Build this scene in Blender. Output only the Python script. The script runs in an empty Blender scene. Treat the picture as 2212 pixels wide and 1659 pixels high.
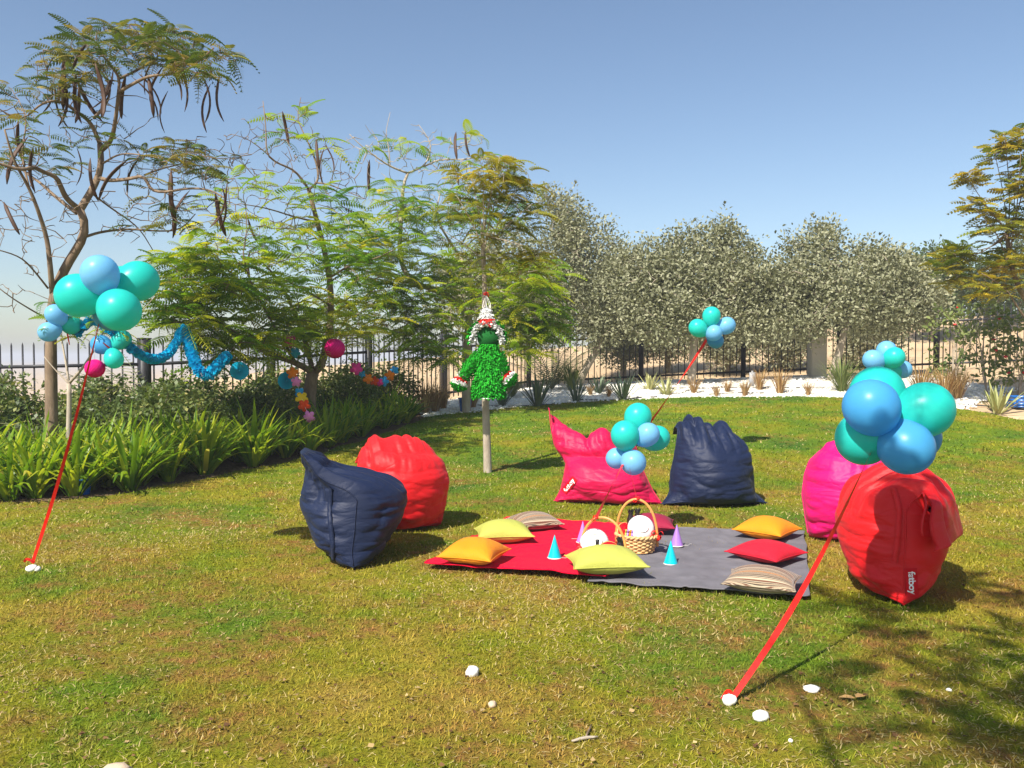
import bpy, bmesh, math, random
import numpy as np
from mathutils import Vector, Matrix, noise as mnoise
from mathutils.bvhtree import BVHTree

scene = bpy.context.scene
COL = scene.collection
RNG = np.random.default_rng(7)
random.seed(7)

# ------------------------------------------------------------------ camera
F_PX, CX, CY, HORIZON = 1805.0, 1106.0, 829.5, 770.0      # layout grid 2212 x 1659
CAM = np.array([0.0, 0.0, 1.6])
PITCH = math.atan((CY - HORIZON) / F_PX)
cam = bpy.data.cameras.new('camera')
cam.sensor_width = 36.0
cam.lens = 36.0 * F_PX / 2212.0
cam.clip_start = 0.05
cam.clip_end = 8000
cam_ob = bpy.data.objects.new('camera', cam)
COL.objects.link(cam_ob)
cam_ob.location = CAM
cam_ob.rotation_euler = (math.pi / 2 - PITCH, 0, 0)
scene.camera = cam_ob

# ------------------------------------------------------------------ sky, sun, exposure
SUN_EL = math.radians(46)
SUN_AZ = math.atan2(-0.56, -0.83)                          # clockwise from +Y: sun behind the viewer, to the left
world = bpy.data.worlds.new('World')
scene.world = world
world.use_nodes = True
wn, wl = world.node_tree.nodes, world.node_tree.links
wn.clear()
sky = wn.new('ShaderNodeTexSky')
sky.sky_type = 'NISHITA'
sky.sun_disc = False
sky.sun_elevation = SUN_EL
sky.sun_rotation = SUN_AZ
sky.altitude = 0
sky.air_density = 1.0
sky.dust_density = 1.0
sky.ozone_density = 1.8
bg = wn.new('ShaderNodeBackground')
bg.inputs['Strength'].default_value = 0.083
wo = wn.new('ShaderNodeOutputWorld')
wl.new(sky.outputs[0], bg.inputs[0])
wl.new(bg.outputs[0], wo.inputs[0])

sun = bpy.data.lights.new('sun', 'SUN')
sun.energy = 4.6
sun.angle = math.radians(0.55)
sun.color = (1.0, 0.94, 0.84)
sun_ob = bpy.data.objects.new('sun', sun)
COL.objects.link(sun_ob)
sdir = Vector((math.sin(SUN_AZ) * math.cos(SUN_EL), math.cos(SUN_AZ) * math.cos(SUN_EL), math.sin(SUN_EL)))
sun_ob.rotation_euler = sdir.to_track_quat('Z', 'Y').to_euler()
sun_ob.location = sdir * 40

scene.render.engine = 'CYCLES'
scene.cycles.use_denoising = True
scene.cycles.max_bounces = 6
scene.cycles.transparent_max_bounces = 8
scene.view_settings.view_transform = 'Standard'
scene.view_settings.look = 'None'
scene.view_settings.gamma = 1.0
scene.view_settings.use_curve_mapping = False
scene.view_settings.exposure = 0.88

# ------------------------------------------------------------------ layout helpers
def ray(px, py):
    a, b = (px - CX) / F_PX, -(py - CY) / F_PX
    c, s = math.cos(PITCH), math.sin(PITCH)
    d = np.array([a, c + b * s, -s + b * c])
    return d / d[1]

def P(px, py, D):
    return CAM + ray(px, py) * D

def sstep(a, b, x):
    t = np.clip((x - a) / (b - a), 0, 1)
    return t * t * (3 - 2 * t)

def terrain(x, y):
    x = np.asarray(x, float); y = np.asarray(y, float)
    z = sstep(9, 23, y) * np.clip(.55 + .045 * x, 0, 1.25)
    z = z + .14 * sstep(19.6, 22, y) * (1 - sstep(24.8, 26.8, y)) * sstep(-1.6, 1.2, x)
    t = np.clip((y - 26) / 19, 0, 1)
    ridge = 1.9 + .077 * np.clip(x, -60, 60)
    z = z * (1 - t) + ridge * t
    z = z + sstep(46, 160, y) * (-9 - ridge)
    left = sstep(-11, -40, x) * sstep(8, 16, y)
    z = z - left * 3.0 * (1 - sstep(46, 160, y))
    return z

def ground(px, py, dz=0.0):
    r = ray(px, py)
    lo = 1.0
    for D in np.arange(1.0, 60, .02):
        p = CAM + r * D
        if p[2] <= terrain(p[0], p[1]) + dz:
            return p
    return CAM + r * 60

def zt(x, y):
    return float(terrain(x, y))

# ------------------------------------------------------------------ object helpers
def tag(o, label=None, cat=None, group=None, kind=None):
    if label: o['label'] = label
    if cat: o['category'] = cat
    if group: o['group'] = group
    if kind: o['kind'] = kind
    return o

def thing(name, loc, label, cat, group=None, rz=0.0):
    o = bpy.data.objects.new(name, None)
    COL.objects.link(o)
    o.location = loc
    o.rotation_euler = (0, 0, rz)
    o.empty_display_size = .1
    return tag(o, label, cat, group)

def add(name, me, mat=None, parent=None, smooth=True):
    """links a mesh whose coordinates are local to the parent (or world when there is none)"""
    o = bpy.data.objects.new(name, me)
    COL.objects.link(o)
    if mat is not None:
        if not me.materials: me.materials.append(mat)
    if parent is not None: o.parent = parent
    return o

def mesh_np(name, V, faces, smooth=True, rnd=None, mat_index=None):
    """faces: list of int arrays (m,k)"""
    me = bpy.data.meshes.new(name)
    V = np.asarray(V, np.float32)
    me.vertices.add(len(V))
    me.vertices.foreach_set('co', V.ravel())
    faces = [np.asarray(f, np.int32) for f in (faces if isinstance(faces, list) else [faces]) if len(f)]
    nl = sum(f.size for f in faces); npol = sum(len(f) for f in faces)
    me.loops.add(nl); me.polygons.add(npol)
    me.loops.foreach_set('vertex_index', np.concatenate([f.ravel() for f in faces]))
    tot = np.concatenate([np.full(len(f), f.shape[1], np.int32) for f in faces])
    st = np.concatenate([[0], np.cumsum(tot)[:-1]]).astype(np.int32)
    me.polygons.foreach_set('loop_start', st)
    if smooth:
        me.polygons.foreach_set('use_smooth', np.ones(npol, bool))
    if mat_index is not None:
        me.polygons.foreach_set('material_index', np.asarray(mat_index, np.int32))
    if rnd is not None:
        at = me.attributes.new('rnd', 'FLOAT', 'POINT')
        at.data.foreach_set('value', np.asarray(rnd, np.float32))
    me.update(calc_edges=True)
    me.validate()
    return me

class MB:
    """collects shapes into one mesh"""
    def __init__(s): s.V = []; s.F = {}; s.n = 0; s.R = []
    def put(s, V, *faces, rnd=0.5):
        V = np.asarray(V, float)
        for f in faces:
            f = np.asarray(f, int)
            if len(f): s.F.setdefault(f.shape[1], []).append(f + s.n)
        s.V.append(V); s.n += len(V)
        s.R.append(np.full(len(V), rnd) if np.isscalar(rnd) else np.asarray(rnd))
    def tube(s, pts, rad, seg=6, cap=True, rnd=.5, flat=1.0):
        pts = np.asarray(pts, float); n = len(pts)
        rad = np.broadcast_to(np.asarray(rad, float), (n,))
        t = np.gradient(pts, axis=0)
        t /= np.linalg.norm(t, axis=1)[:, None] + 1e-9
        up = np.array([0, 0, 1.0]) if abs(t[0][2]) < .9 else np.array([1.0, 0, 0])
        A = []; B = []
        a = np.cross(t[0], up); a /= np.linalg.norm(a)
        for i in range(n):
            a = a - t[i] * a.dot(t[i]); a /= np.linalg.norm(a) + 1e-9
            A.append(a); B.append(np.cross(t[i], a))
        A = np.array(A); B = np.array(B)
        th = np.arange(seg) * 2 * math.pi / seg
        ring = pts[:, None] + rad[:, None, None] * (A[:, None] * np.cos(th)[None, :, None] + flat * B[:, None] * np.sin(th)[None, :, None])
        V = ring.reshape(-1, 3)
        i = np.arange(n - 1)[:, None] * seg; j = np.arange(seg)[None]; k = (j + 1) % seg
        Q = np.stack([i + j, i + k, i + seg + k, i + seg + j], -1).reshape(-1, 4)
        T = []
        if cap:
            V = np.vstack([V, pts[0], pts[-1]])
            c0, c1 = n * seg, n * seg + 1
            jj = np.arange(seg); kk = (jj + 1) % seg
            T = np.vstack([np.stack([np.full(seg, c0), kk, jj], -1), np.stack([np.full(seg, c1), (n - 1) * seg + jj, (n - 1) * seg + kk], -1)])
        s.put(V, Q, T, rnd=rnd)
    def box(s, c, size, R=None, rnd=.5):
        h = np.asarray(size, float) / 2
        V = np.array([[x, y, z] for z in (-1, 1) for y in (-1, 1) for x in (-1, 1)], float) * h
        if R is not None: V = V @ np.asarray(R).T
        s.put(V + np.asarray(c), np.array([[0, 2, 3, 1], [4, 5, 7, 6], [0, 1, 5, 4], [2, 6, 7, 3], [0, 4, 6, 2], [1, 3, 7, 5]]), rnd=rnd)
    def lathe(s, prof, seg=20, c=(0, 0, 0), R=None, rnd=.5):
        prof = np.asarray(prof, float); n = len(prof)
        th = np.arange(seg) * 2 * math.pi / seg
        V = np.stack([prof[:, 0:1] * np.cos(th), prof[:, 0:1] * np.sin(th), np.repeat(prof[:, 1:2], seg, 1)], -1).reshape(-1, 3)
        if R is not None: V = V @ np.asarray(R).T
        i = np.arange(n - 1)[:, None] * seg; j = np.arange(seg)[None]; k = (j + 1) % seg
        s.put(V + np.asarray(c), np.stack([i + j, i + k, i + seg + k, i + seg + j], -1).reshape(-1, 4), rnd=rnd)
    def mesh(s, name, smooth=True):
        return mesh_np(name, np.vstack(s.V), [np.vstack(f) for f in s.F.values()], smooth, np.concatenate(s.R))
    def build(s, name, mat, parent=None, smooth=True):
        return add(name, s.mesh(name, smooth), mat, parent)

def frames(d, roll=None, up=(0, 0, 1)):
    """rotation matrices with local Y along d, local Z as near up as can be"""
    d = np.asarray(d, float); d = d / (np.linalg.norm(d, axis=1)[:, None] + 1e-9)
    up = np.broadcast_to(np.asarray(up, float), d.shape)
    s = np.cross(d, up); ln = np.linalg.norm(s, axis=1)
    s[ln < 1e-3] = (1, 0, 0)
    s /= np.linalg.norm(s, axis=1)[:, None]
    n = np.cross(s, d)
    if roll is not None:
        c, q = np.cos(roll)[:, None], np.sin(roll)[:, None]
        s, n = s * c + n * q, n * c - s * q
    return np.stack([s, d, n], -1)

def scatter(TV, TF, pos, R, sc):
    TV = np.asarray(TV, float); n = len(pos)
    V = np.einsum('nij,kj->nki', R, TV) * np.asarray(sc).reshape(-1, 1, 1) + np.asarray(pos)[:, None]
    F = (np.asarray(TF)[None] + (np.arange(n) * len(TV))[:, None, None]).reshape(-1, np.asarray(TF).shape[1])
    return V.reshape(-1, 3), F

def rotz(a):
    c, s = math.cos(a), math.sin(a)
    return np.array([[c, -s, 0], [s, c, 0], [0, 0, 1.0]])

def vnoise(V, scale, seed=0.0):
    return np.array([mnoise.noise(Vector((v[0] * scale + seed, v[1] * scale - seed * .7, v[2] * scale + seed * 1.3))) for v in V])

# ------------------------------------------------------------------ materials
def newmat(name):
    m = bpy.data.materials.new(name); m.use_nodes = True
    nt = m.node_tree
    return m, nt, nt.nodes, nt.links, nt.nodes['Principled BSDF'], nt.nodes['Material Output']

def node(nt, t, **kw):
    n = nt.nodes.new(t)
    for k, v in kw.items():
        if k.startswith('i_'): n.inputs[k[2:].replace('_', ' ')].default_value = v
        else: setattr(n, k, v)
    return n

def ramp(nt, stops, interp='LINEAR'):
    n = nt.nodes.new('ShaderNodeValToRGB')
    n.color_ramp.interpolation = interp
    e = n.color_ramp.elements
    while len(e) < len(stops): e.new(.5)
    for el, (p, c) in zip(e, stops):
        el.position = p; el.color = (*c, 1)
    return n

def plain(name, col, rough=.6, spec=.3, var=.12, vscale=6.0, bump=0.0, bscale=60.0, sheen=0.0, metallic=0.0, sub=0.0, coat=0.0, wrap=None):
    m, nt, N, L, B, O = newmat(name)
    tc = node(nt, 'ShaderNodeTexCoord')
    nz = node(nt, 'ShaderNodeTexNoise'); nz.inputs['Scale'].default_value = vscale; nz.inputs['Detail'].default_value = 4
    L.new(tc.outputs['Object'], nz.inputs['Vector'])
    c = np.array(col)
    r = ramp(nt, [(.25, tuple(np.clip(c * (1 - var), 0, 1))), (.75, tuple(np.clip(c * (1 + var), 0, 1)))])
    L.new(nz.outputs['Fac'], r.inputs[0]); L.new(r.outputs[0], B.inputs['Base Color'])
    B.inputs['Roughness'].default_value = rough
    B.inputs['Specular IOR Level'].default_value = spec
    B.inputs['Metallic'].default_value = metallic
    if sheen:
        B.inputs['Sheen Weight'].default_value = sheen; B.inputs['Sheen Roughness'].default_value = .5
    if coat:
        B.inputs['Coat Weight'].default_value = coat; B.inputs['Coat Roughness'].default_value = .08
    if sub:
        B.inputs['Subsurface Weight'].default_value = sub; B.inputs['Subsurface Radius'].default_value = (.05, .05, .05); B.inputs['Subsurface Scale'].default_value = .5
    if bump:
        nb = node(nt, 'ShaderNodeTexNoise'); nb.inputs['Scale'].default_value = bscale; nb.inputs['Detail'].default_value = 3
        L.new(tc.outputs['Object'], nb.inputs['Vector'])
        bp = node(nt, 'ShaderNodeBump'); bp.inputs['Strength'].default_value = bump; bp.inputs['Distance'].default_value = .01
        L.new(nb.outputs['Fac'], bp.inputs['Height']); L.new(bp.outputs[0], B.inputs['Normal'])
    return m

def leafmat(name, stops, trans=.35, rough=.5, tcol=None, spec=.35):
    """colour by the per-leaf 'rnd' attribute; light passes through"""
    m, nt, N, L, B, O = newmat(name)
    at = node(nt, 'ShaderNodeAttribute', attribute_name='rnd')
    r = ramp(nt, stops)
    L.new(at.outputs['Fac'], r.inputs[0]); L.new(r.outputs[0], B.inputs['Base Color'])
    B.inputs['Roughness'].default_value = rough
    B.inputs['Specular IOR Level'].default_value = spec
    tr = node(nt, 'ShaderNodeBsdfTranslucent')
    mx = node(nt, 'ShaderNodeMixRGB', blend_type='MULTIPLY'); mx.inputs[0].default_value = 1
    mx.inputs[2].default_value = (*(tcol or (1.25, 1.2, .6)), 1)
    L.new(r.outputs[0], mx.inputs[1]); L.new(mx.outputs[0], tr.inputs[0])
    ms = node(nt, 'ShaderNodeMixShader'); ms.inputs[0].default_value = trans
    L.new(B.outputs[0], ms.inputs[1]); L.new(tr.outputs[0], ms.inputs[2]); L.new(ms.outputs[0], O.inputs[0])
    return m

def barkmat(name, c1, c2, scale=9.0):
    m, nt, N, L, B, O = newmat(name)
    tc = node(nt, 'ShaderNodeTexCoord')
    mp = node(nt, 'ShaderNodeMapping'); mp.inputs['Scale'].default_value = (1, 1, .3)
    L.new(tc.outputs['Object'], mp.inputs[0])
    nz = node(nt, 'ShaderNodeTexNoise'); nz.inputs['Scale'].default_value = scale; nz.inputs['Detail'].default_value = 8; nz.inputs['Roughness'].default_value = .7
    L.new(mp.outputs[0], nz.inputs['Vector'])
    r = ramp(nt, [(.3, c1), (.7, c2)])
    L.new(nz.outputs['Fac'], r.inputs[0]); L.new(r.outputs[0], B.inputs['Base Color'])
    B.inputs['Roughness'].default_value = .9; B.inputs['Specular IOR Level'].default_value = .15
    bp = node(nt, 'ShaderNodeBump'); bp.inputs['Strength'].default_value = .5; bp.inputs['Distance'].default_value = .03
    L.new(nz.outputs['Fac'], bp.inputs['Height']); L.new(bp.outputs[0], B.inputs['Normal'])
    return m

def lawn_nodes(nt):
    """patchy lawn colour, the same field for the soil sheet and for the blades"""
    L = nt.links
    geo = node(nt, 'ShaderNodeNewGeometry')
    def nz(scale, det=4, rough=.55, off=0):
        mp = node(nt, 'ShaderNodeMapping'); mp.inputs['Location'].default_value = (off, off * .6, 0); mp.inputs['Scale'].default_value = (1, 1, .05)
        L.new(geo.outputs['Position'], mp.inputs[0])
        n = node(nt, 'ShaderNodeTexNoise'); n.inputs['Scale'].default_value = scale; n.inputs['Detail'].default_value = det; n.inputs['Roughness'].default_value = rough
        L.new(mp.outputs[0], n.inputs['Vector'])
        return n.outputs['Fac']
    a, b, c = nz(.55, 9, .68, 3.1), nz(1.15, 9, .72, 17.7), nz(6.0, 6, .75, 9.4)
    sy = node(nt, 'ShaderNodeSeparateXYZ'); L.new(geo.outputs['Position'], sy.inputs[0])
    mr = node(nt, 'ShaderNodeMapRange'); mr.inputs['From Min'].default_value = 6.5; mr.inputs['From Max'].default_value = 14; mr.inputs['To Min'].default_value = .02; mr.inputs['To Max'].default_value = -.06
    L.new(sy.outputs[1], mr.inputs['Value'])
    ad = node(nt, 'ShaderNodeMath', operation='ADD'); L.new(a, ad.inputs[0]); L.new(mr.outputs[0], ad.inputs[1]); a = ad.outputs[0]
    ad2 = node(nt, 'ShaderNodeMath', operation='ADD'); L.new(b, ad2.inputs[0]); L.new(mr.outputs[0], ad2.inputs[1]); b = ad2.outputs[0]
    r1 = ramp(nt, [(.30, (.068, .155, .020)), (.43, (.145, .22, .016)), (.53, (.245, .245, .018)), (.63, (.35, .275, .04)), (.78, (.44, .33, .09))])
    L.new(a, r1.inputs[0])
    r2 = ramp(nt, [(.46, (0, 0, 0)), (.60, (1, 1, 1))])
    L.new(b, r2.inputs[0])
    r3 = ramp(nt, [(.38, (0, 0, 0)), (.60, (1, 1, 1))])
    L.new(c, r3.inputs[0])
    ml = node(nt, 'ShaderNodeMath', operation='MULTIPLY'); L.new(r2.outputs[0], ml.inputs[0]); L.new(r3.outputs[0], ml.inputs[1])
    mx = node(nt, 'ShaderNodeMixRGB'); L.new(ml.outputs[0], mx.inputs[0]); L.new(r1.outputs[0], mx.inputs[1]); mx.inputs[2].default_value = (.32, .165, .055, 1)
    return mx.outputs[0], a, b, c

def make_lawn_mats():
    m, nt, N, L, B, O = newmat('lawn_soil')
    col, a, b, c = lawn_nodes(nt)
    geo = node(nt, 'ShaderNodeNewGeometry')
    n2 = node(nt, 'ShaderNodeTexNoise'); n2.inputs['Scale'].default_value = 55; n2.inputs['Detail'].default_value = 6; n2.inputs['Roughness'].default_value = .75
    L.new(geo.outputs['Position'], n2.inputs['Vector'])
    r = ramp(nt, [(.3, (.35, .32, .3)), (.5, (.8, .8, .75)), (.7, (1.25, 1.22, 1.1))])
    L.new(n2.outputs['Fac'], r.inputs[0])
    mm = node(nt, 'ShaderNodeMixRGB', blend_type='MULTIPLY'); mm.inputs[0].default_value = .9
    L.new(col, mm.inputs[1]); L.new(r.outputs[0], mm.inputs[2]); L.new(mm.outputs[0], B.inputs['Base Color'])
    B.inputs['Roughness'].default_value = 1; B.inputs['Specular IOR Level'].default_value = .05
    bp = node(nt, 'ShaderNodeBump'); bp.inputs['Strength'].default_value = .9; bp.inputs['Distance'].default_value = .02
    L.new(n2.outputs['Fac'], bp.inputs['Height']); L.new(bp.outputs[0], B.inputs['Normal'])
    soil = m
    m, nt, N, L, B, O = newmat('lawn_blade')
    col, a, b, c = lawn_nodes(nt)
    at = node(nt, 'ShaderNodeAttribute', attribute_name='rnd')
    # most blades follow the patch colour, a few are straw
    r = ramp(nt, [(0, (.50, .62, .40)), (.45, (1.1, 1.1, .95)), (.86, (1.5, 1.42, 1.2))])
    L.new(at.outputs['Fac'], r.inputs[0])
    mm = node(nt, 'ShaderNodeMixRGB', blend_type='MULTIPLY'); mm.inputs[0].default_value = 1
    L.new(col, mm.inputs[1]); L.new(r.outputs[0], mm.inputs[2])
    st = ramp(nt, [(.87, (0, 0, 0)), (.89, (1, 1, 1))]); L.new(at.outputs['Fac'], st.inputs[0])
    mx = node(nt, 'ShaderNodeMixRGB'); L.new(st.outputs[0], mx.inputs[0]); L.new(mm.outputs[0], mx.inputs[1]); mx.inputs[2].default_value = (.56, .44, .19, 1)
    L.new(mx.outputs[0], B.inputs['Base Color'])
    B.inputs['Roughness'].default_value = .65; B.inputs['Specular IOR Level'].default_value = .2
    tr = node(nt, 'ShaderNodeBsdfTranslucent'); L.new(mx.outputs[0], tr.inputs[0])
    ms = node(nt, 'ShaderNodeMixShader'); ms.inputs[0].default_value = .3
    L.new(B.outputs[0], ms.inputs[1]); L.new(tr.outputs[0], ms.inputs[2]); L.new(ms.outputs[0], O.inputs[0])
    return soil, m

def speckle(name, stops, scale, bump=.6, bdist=.02, big=None):
    """grainy ground: voronoi cells of several colours"""
    m, nt, N, L, B, O = newmat(name)
    geo = node(nt, 'ShaderNodeNewGeometry')
    vo = node(nt, 'ShaderNodeTexVoronoi'); vo.inputs['Scale'].default_value = scale
    L.new(geo.outputs['Position'], vo.inputs['Vector'])
    sp = node(nt, 'ShaderNodeSeparateColor'); L.new(vo.outputs['Color'], sp.inputs[0])
    r = ramp(nt, stops); L.new(sp.outputs[0], r.inputs[0])
    out = r.outputs[0]
    if big:
        nz = node(nt, 'ShaderNodeTexNoise'); nz.inputs['Scale'].default_value = big[0]; nz.inputs['Detail'].default_value = 5
        L.new(geo.outputs['Position'], nz.inputs['Vector'])
        rb = ramp(nt, [(.4, (0, 0, 0)), (.7, (1, 1, 1))]); L.new(nz.outputs['Fac'], rb.inputs[0])
        mx = node(nt, 'ShaderNodeMixRGB'); L.new(rb.outputs[0], mx.inputs[0]); L.new(out, mx.inputs[1]); mx.inputs[2].default_value = (*big[1], 1)
        out = mx.outputs[0]
    L.new(out, B.inputs['Base Color'])
    B.inputs['Roughness'].default_value = .95; B.inputs['Specular IOR Level'].default_value = .1
    bp = node(nt, 'ShaderNodeBump'); bp.inputs['Strength'].default_value = bump; bp.inputs['Distance'].default_value = bdist
    L.new(vo.outputs['Distance'], bp.inputs['Height']); bp.invert = True
    L.new(bp.outputs[0], B.inputs['Normal'])
    return m

M = {}
M['soil'], M['blade'] = make_lawn_mats()
M['sand'] = speckle('sand', [(0, (.50, .36, .21)), (1, (.60, .45, .28))], 14, .4, .02, big=(.35, (.42, .29, .17)))
M['gravel'] = speckle('white_gravel', [(0, (.60, .54, .44)), (.4, (.76, .71, .61)), (1, (.85, .81, .72))], 28, .9, .03)
M['bed'] = speckle('bed_soil', [(0, (.10, .065, .04)), (1, (.17, .115, .07))], 30, .8, .03)
M['stone'] = plain('white_stone', (.82, .80, .75), .8, .2, .08, 20, .4, 30)
M['tanstone'] = plain('tan_stone', (.55, .42, .30), .8, .2, .1, 20, .4, 30)
M['iron'] = plain('black_iron', (.018, .018, .022), .5, .4, .3, 8)
M['concrete'] = plain('concrete', (.52, .47, .39), .9, .15, .10, 3, .3, 40)
M['hose'] = plain('black_hose', (.03, .03, .03), .6)
def fabric(name, col, sheen=.03, rough=.75, var=.07, spec=.25):
    m = plain(name, col, rough, spec, var, 3.0, .12, 420, sheen)
    nt = m.node_tree; L = nt.links; B = nt.nodes['Principled BSDF']
    tc = node(nt, 'ShaderNodeTexCoord'); nz = node(nt, 'ShaderNodeTexNoise'); nz.inputs['Scale'].default_value = 4.0; nz.inputs['Detail'].default_value = 3; nz.inputs['Roughness'].default_value = .5; nz.inputs['Distortion'].default_value = .5
    mp = node(nt, 'ShaderNodeMapping'); mp.inputs['Scale'].default_value = (1, 1, 2.0); L.new(tc.outputs['Object'], mp.inputs[0]); L.new(mp.outputs[0], nz.inputs['Vector'])
    r = ramp(nt, [(.40, (1, 1, 1)), (.5, (0, 0, 0)), (.60, (1, 1, 1))]); L.new(nz.outputs['Fac'], r.inputs[0])
    bp = node(nt, 'ShaderNodeBump'); bp.inputs['Strength'].default_value = .22; bp.inputs['Distance'].default_value = .012
    old = [l for l in L if l.to_socket == B.inputs['Normal']][0].from_socket
    L.new(r.outputs[0], bp.inputs['Height']); L.new(old, bp.inputs['Normal']); L.new(bp.outputs[0], B.inputs['Normal'])
    return m
M['navy'] = fabric('navy_nylon', (.007, .014, .045), .02, .55, .12, .28)
M['red'] = fabric('red_nylon', (.66, .010, .014), .03, .5)
M['magenta'] = fabric('magenta_nylon', (.52, .004, .060), .03, .5)
M['magenta2'] = fabric('pink_magenta_nylon', (.60, .004, .13), .03, .5)
M['redfleece'] = plain('red_fleece', (.66, .004, .032), .95, .03, .08, 9, .5, 260, .03)
M['greyfleece'] = plain('grey_fleece', (.150, .142, .160), .95, .03, .20, 6, .5, 260, .05)
M['orange'] = fabric('orange_cotton', (.72, .23, .006))
M['lime'] = fabric('lime_cotton', (.39, .40, .075))
M['cushred'] = fabric('red_cotton', (.50, .008, .025))
M['maroon'] = fabric('maroon_cotton', (.26, .010, .04))
def stripes(name, cols, scale):
    m, nt, N, L, B, O = newmat(name)
    tc = node(nt, 'ShaderNodeTexCoord')
    sx = node(nt, 'ShaderNodeSeparateXYZ'); L.new(tc.outputs['Object'], sx.inputs[0])
    n1 = node(nt, 'ShaderNodeTexNoise', noise_dimensions='1D'); n1.inputs['Scale'].default_value = scale; n1.inputs['Detail'].default_value = 1
    L.new(sx.outputs[1], n1.inputs['W'])
    k = len(cols)
    r = ramp(nt, [(.34 + .32 * i / k, c) for i, c in enumerate(cols)], 'CONSTANT')
    L.new(n1.outputs['Fac'], r.inputs[0]); L.new(r.outputs[0], B.inputs['Base Color'])
    B.inputs['Roughness'].default_value = .85; B.inputs['Sheen Weight'].default_value = .2
    return m
M['stripe'] = stripes('striped_cotton', [(.10, .04, .02), (.34, .25, .16), (.035, .018, .012), (.42, .35, .24), (.13, .05, .025), (.38, .30, .20), (.03, .016, .012), (.38, .17, .06)], 36)
def latex(name, col, rough=.34):
    m = plain(name, col, rough, .32, .03, 3)
    nt = m.node_tree; L = nt.links; B = nt.nodes['Principled BSDF']; O = nt.nodes['Material Output']
    tr = node(nt, 'ShaderNodeBsdfTranslucent'); tr.inputs[0].default_value = (*np.clip(np.array(col) * 1.15, 0, 1), 1)
    ms = node(nt, 'ShaderNodeMixShader'); ms.inputs[0].default_value = .40
    L.new(B.outputs[0], ms.inputs[1]); L.new(tr.outputs[0], ms.inputs[2]); L.new(ms.outputs[0], O.inputs[0])
    return m
M['turq'] = latex('turquoise_latex', (.03, .66, .58))
M['blue'] = latex('blue_latex', (.085, .42, .76))
M['lblue'] = latex('light_blue_latex', (.22, .56, .82))
M['ribbon'] = plain('red_satin_ribbon', (.80, .016, .010), .4, .4, .05)
M['tissue'] = leafmat('turquoise_tissue', [(0, (.0, .34, .60)), (1, (.01, .56, .85))], .3, .8, (1, 1, 1), .1)
M['pink'] = leafmat('pink_tissue', [(0, (.70, .005, .16)), (1, (.88, .02, .28))], .25, .8, (1, 1, 1), .1)
M['wicker'] = leafmat('wicker', [(0, (.40, .20, .07)), (1, (.72, .48, .22))], 0.0, .45)
M['cane'] = plain('cane', (.58, .27, .07), .4, .4, .2, 12)
M['white'] = plain('white_glaze', (.82, .82, .82), .25, .5, .03)
M['bottle'] = plain('dark_glass', (.018, .010, .008), .12, .6, .2)
M['redplastic'] = plain('red_plastic', (.62, .004, .012), .2, .5, .05)
M['gold'] = plain('tan_rim', (.62, .36, .12), .4, .4, .1)
M['cyanhat'] = plain('cyan_card', (.0, .48, .58), .3, .5, .05)
M['purplehat'] = plain('lilac_card', (.33, .17, .55), .35, .5, .1)
M['bark'] = barkmat('grey_brown_bark', (.11, .075, .05), (.30, .22, .15))
M['bark2'] = barkmat('pale_bark', (.26, .21, .16), (.50, .43, .34))
M['frond'] = leafmat('poinciana_leaf', [(0, (.055, .15, .014)), (.45, (.15, .28, .018)), (.78, (.33, .41, .025)), (1, (.48, .44, .035))], .55, .5, (1.4, 1.35, .55))
M['frond_top'] = leafmat('poinciana_leaf_dry', [(0, (.045, .09, .020)), (.6, (.12, .165, .035)), (1, (.32, .25, .06))], .32, .55)
M['yfrond'] = leafmat('yellow_leaf', [(0, (.11, .17, .02)), (.5, (.27, .27, .03)), (1, (.48, .36, .03))], .4, .5)
M['silver'] = leafmat('silver_leaf', [(0, (.17, .18, .105)), (.5, (.28, .285, .175)), (1, (.46, .45, .30))], .30, .6, (1, 1, .6), .12)
M['hedge'] = leafmat('hedge_leaf', [(0, (.045, .08, .022)), (.6, (.13, .18, .045)), (.9, (.32, .33, .11)), (1, (.44, .38, .14))], .35, .45)
M['fartree'] = leafmat('far_leaf', [(0, (.035, .065, .022)), (1, (.12, .16, .05))], .3, .5)
M['lily'] = leafmat('lily_leaf', [(0, (.075, .18, .014)), (.45, (.20, .34, .02)), (.85, (.44, .50, .035)), (1, (.60, .55, .09))], .52, .38)
M['agave'] = leafmat('agave_leaf', [(0, (.06, .10, .06)), (1, (.16, .20, .11))], .05, .5, (1, 1, .8))
M['agave2'] = leafmat('striped_agave_leaf', [(0, (.28, .30, .10)), (1, (.48, .46, .20))], .1, .5, (1, 1, .8))
M['drygrass'] = leafmat('dry_grass', [(0, (.26, .13, .05)), (1, (.55, .38, .17))], .25, .8, (1, 1, .8), .1)
M['greengrass'] = leafmat('green_grass', [(0, (.07, .13, .03)), (1, (.24, .27, .08))], .3, .6)
M['palm'] = leafmat('palm_leaf', [(0, (.07, .09, .04)), (1, (.24, .25, .13))], .15, .5)
M['cycad'] = leafmat('cycad_leaf', [(0, (.10, .12, .05)), (1, (.34, .33, .17))], .15, .45)
M['pod'] = plain('seed_pod', (.07, .035, .02), .6, .3, .3, 12)
M['cream'] = plain('cream_twine', (.75, .72, .64), .9, .1)
M['bluepot'] = plain('blue_glazed_pot', (.006, .10, .36), .25, .5, .2)
M['black'] = plain('black_plastic', (.02, .02, .02), .4)
M['grey'] = plain('grey_plastic', (.30, .31, .33), .6)
M['lettering'] = plain('white_print', (.85, .83, .83), .8, .1, .02)
M['patch'] = plain('red_patch', (.55, .008, .015), .7, .1)
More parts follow.
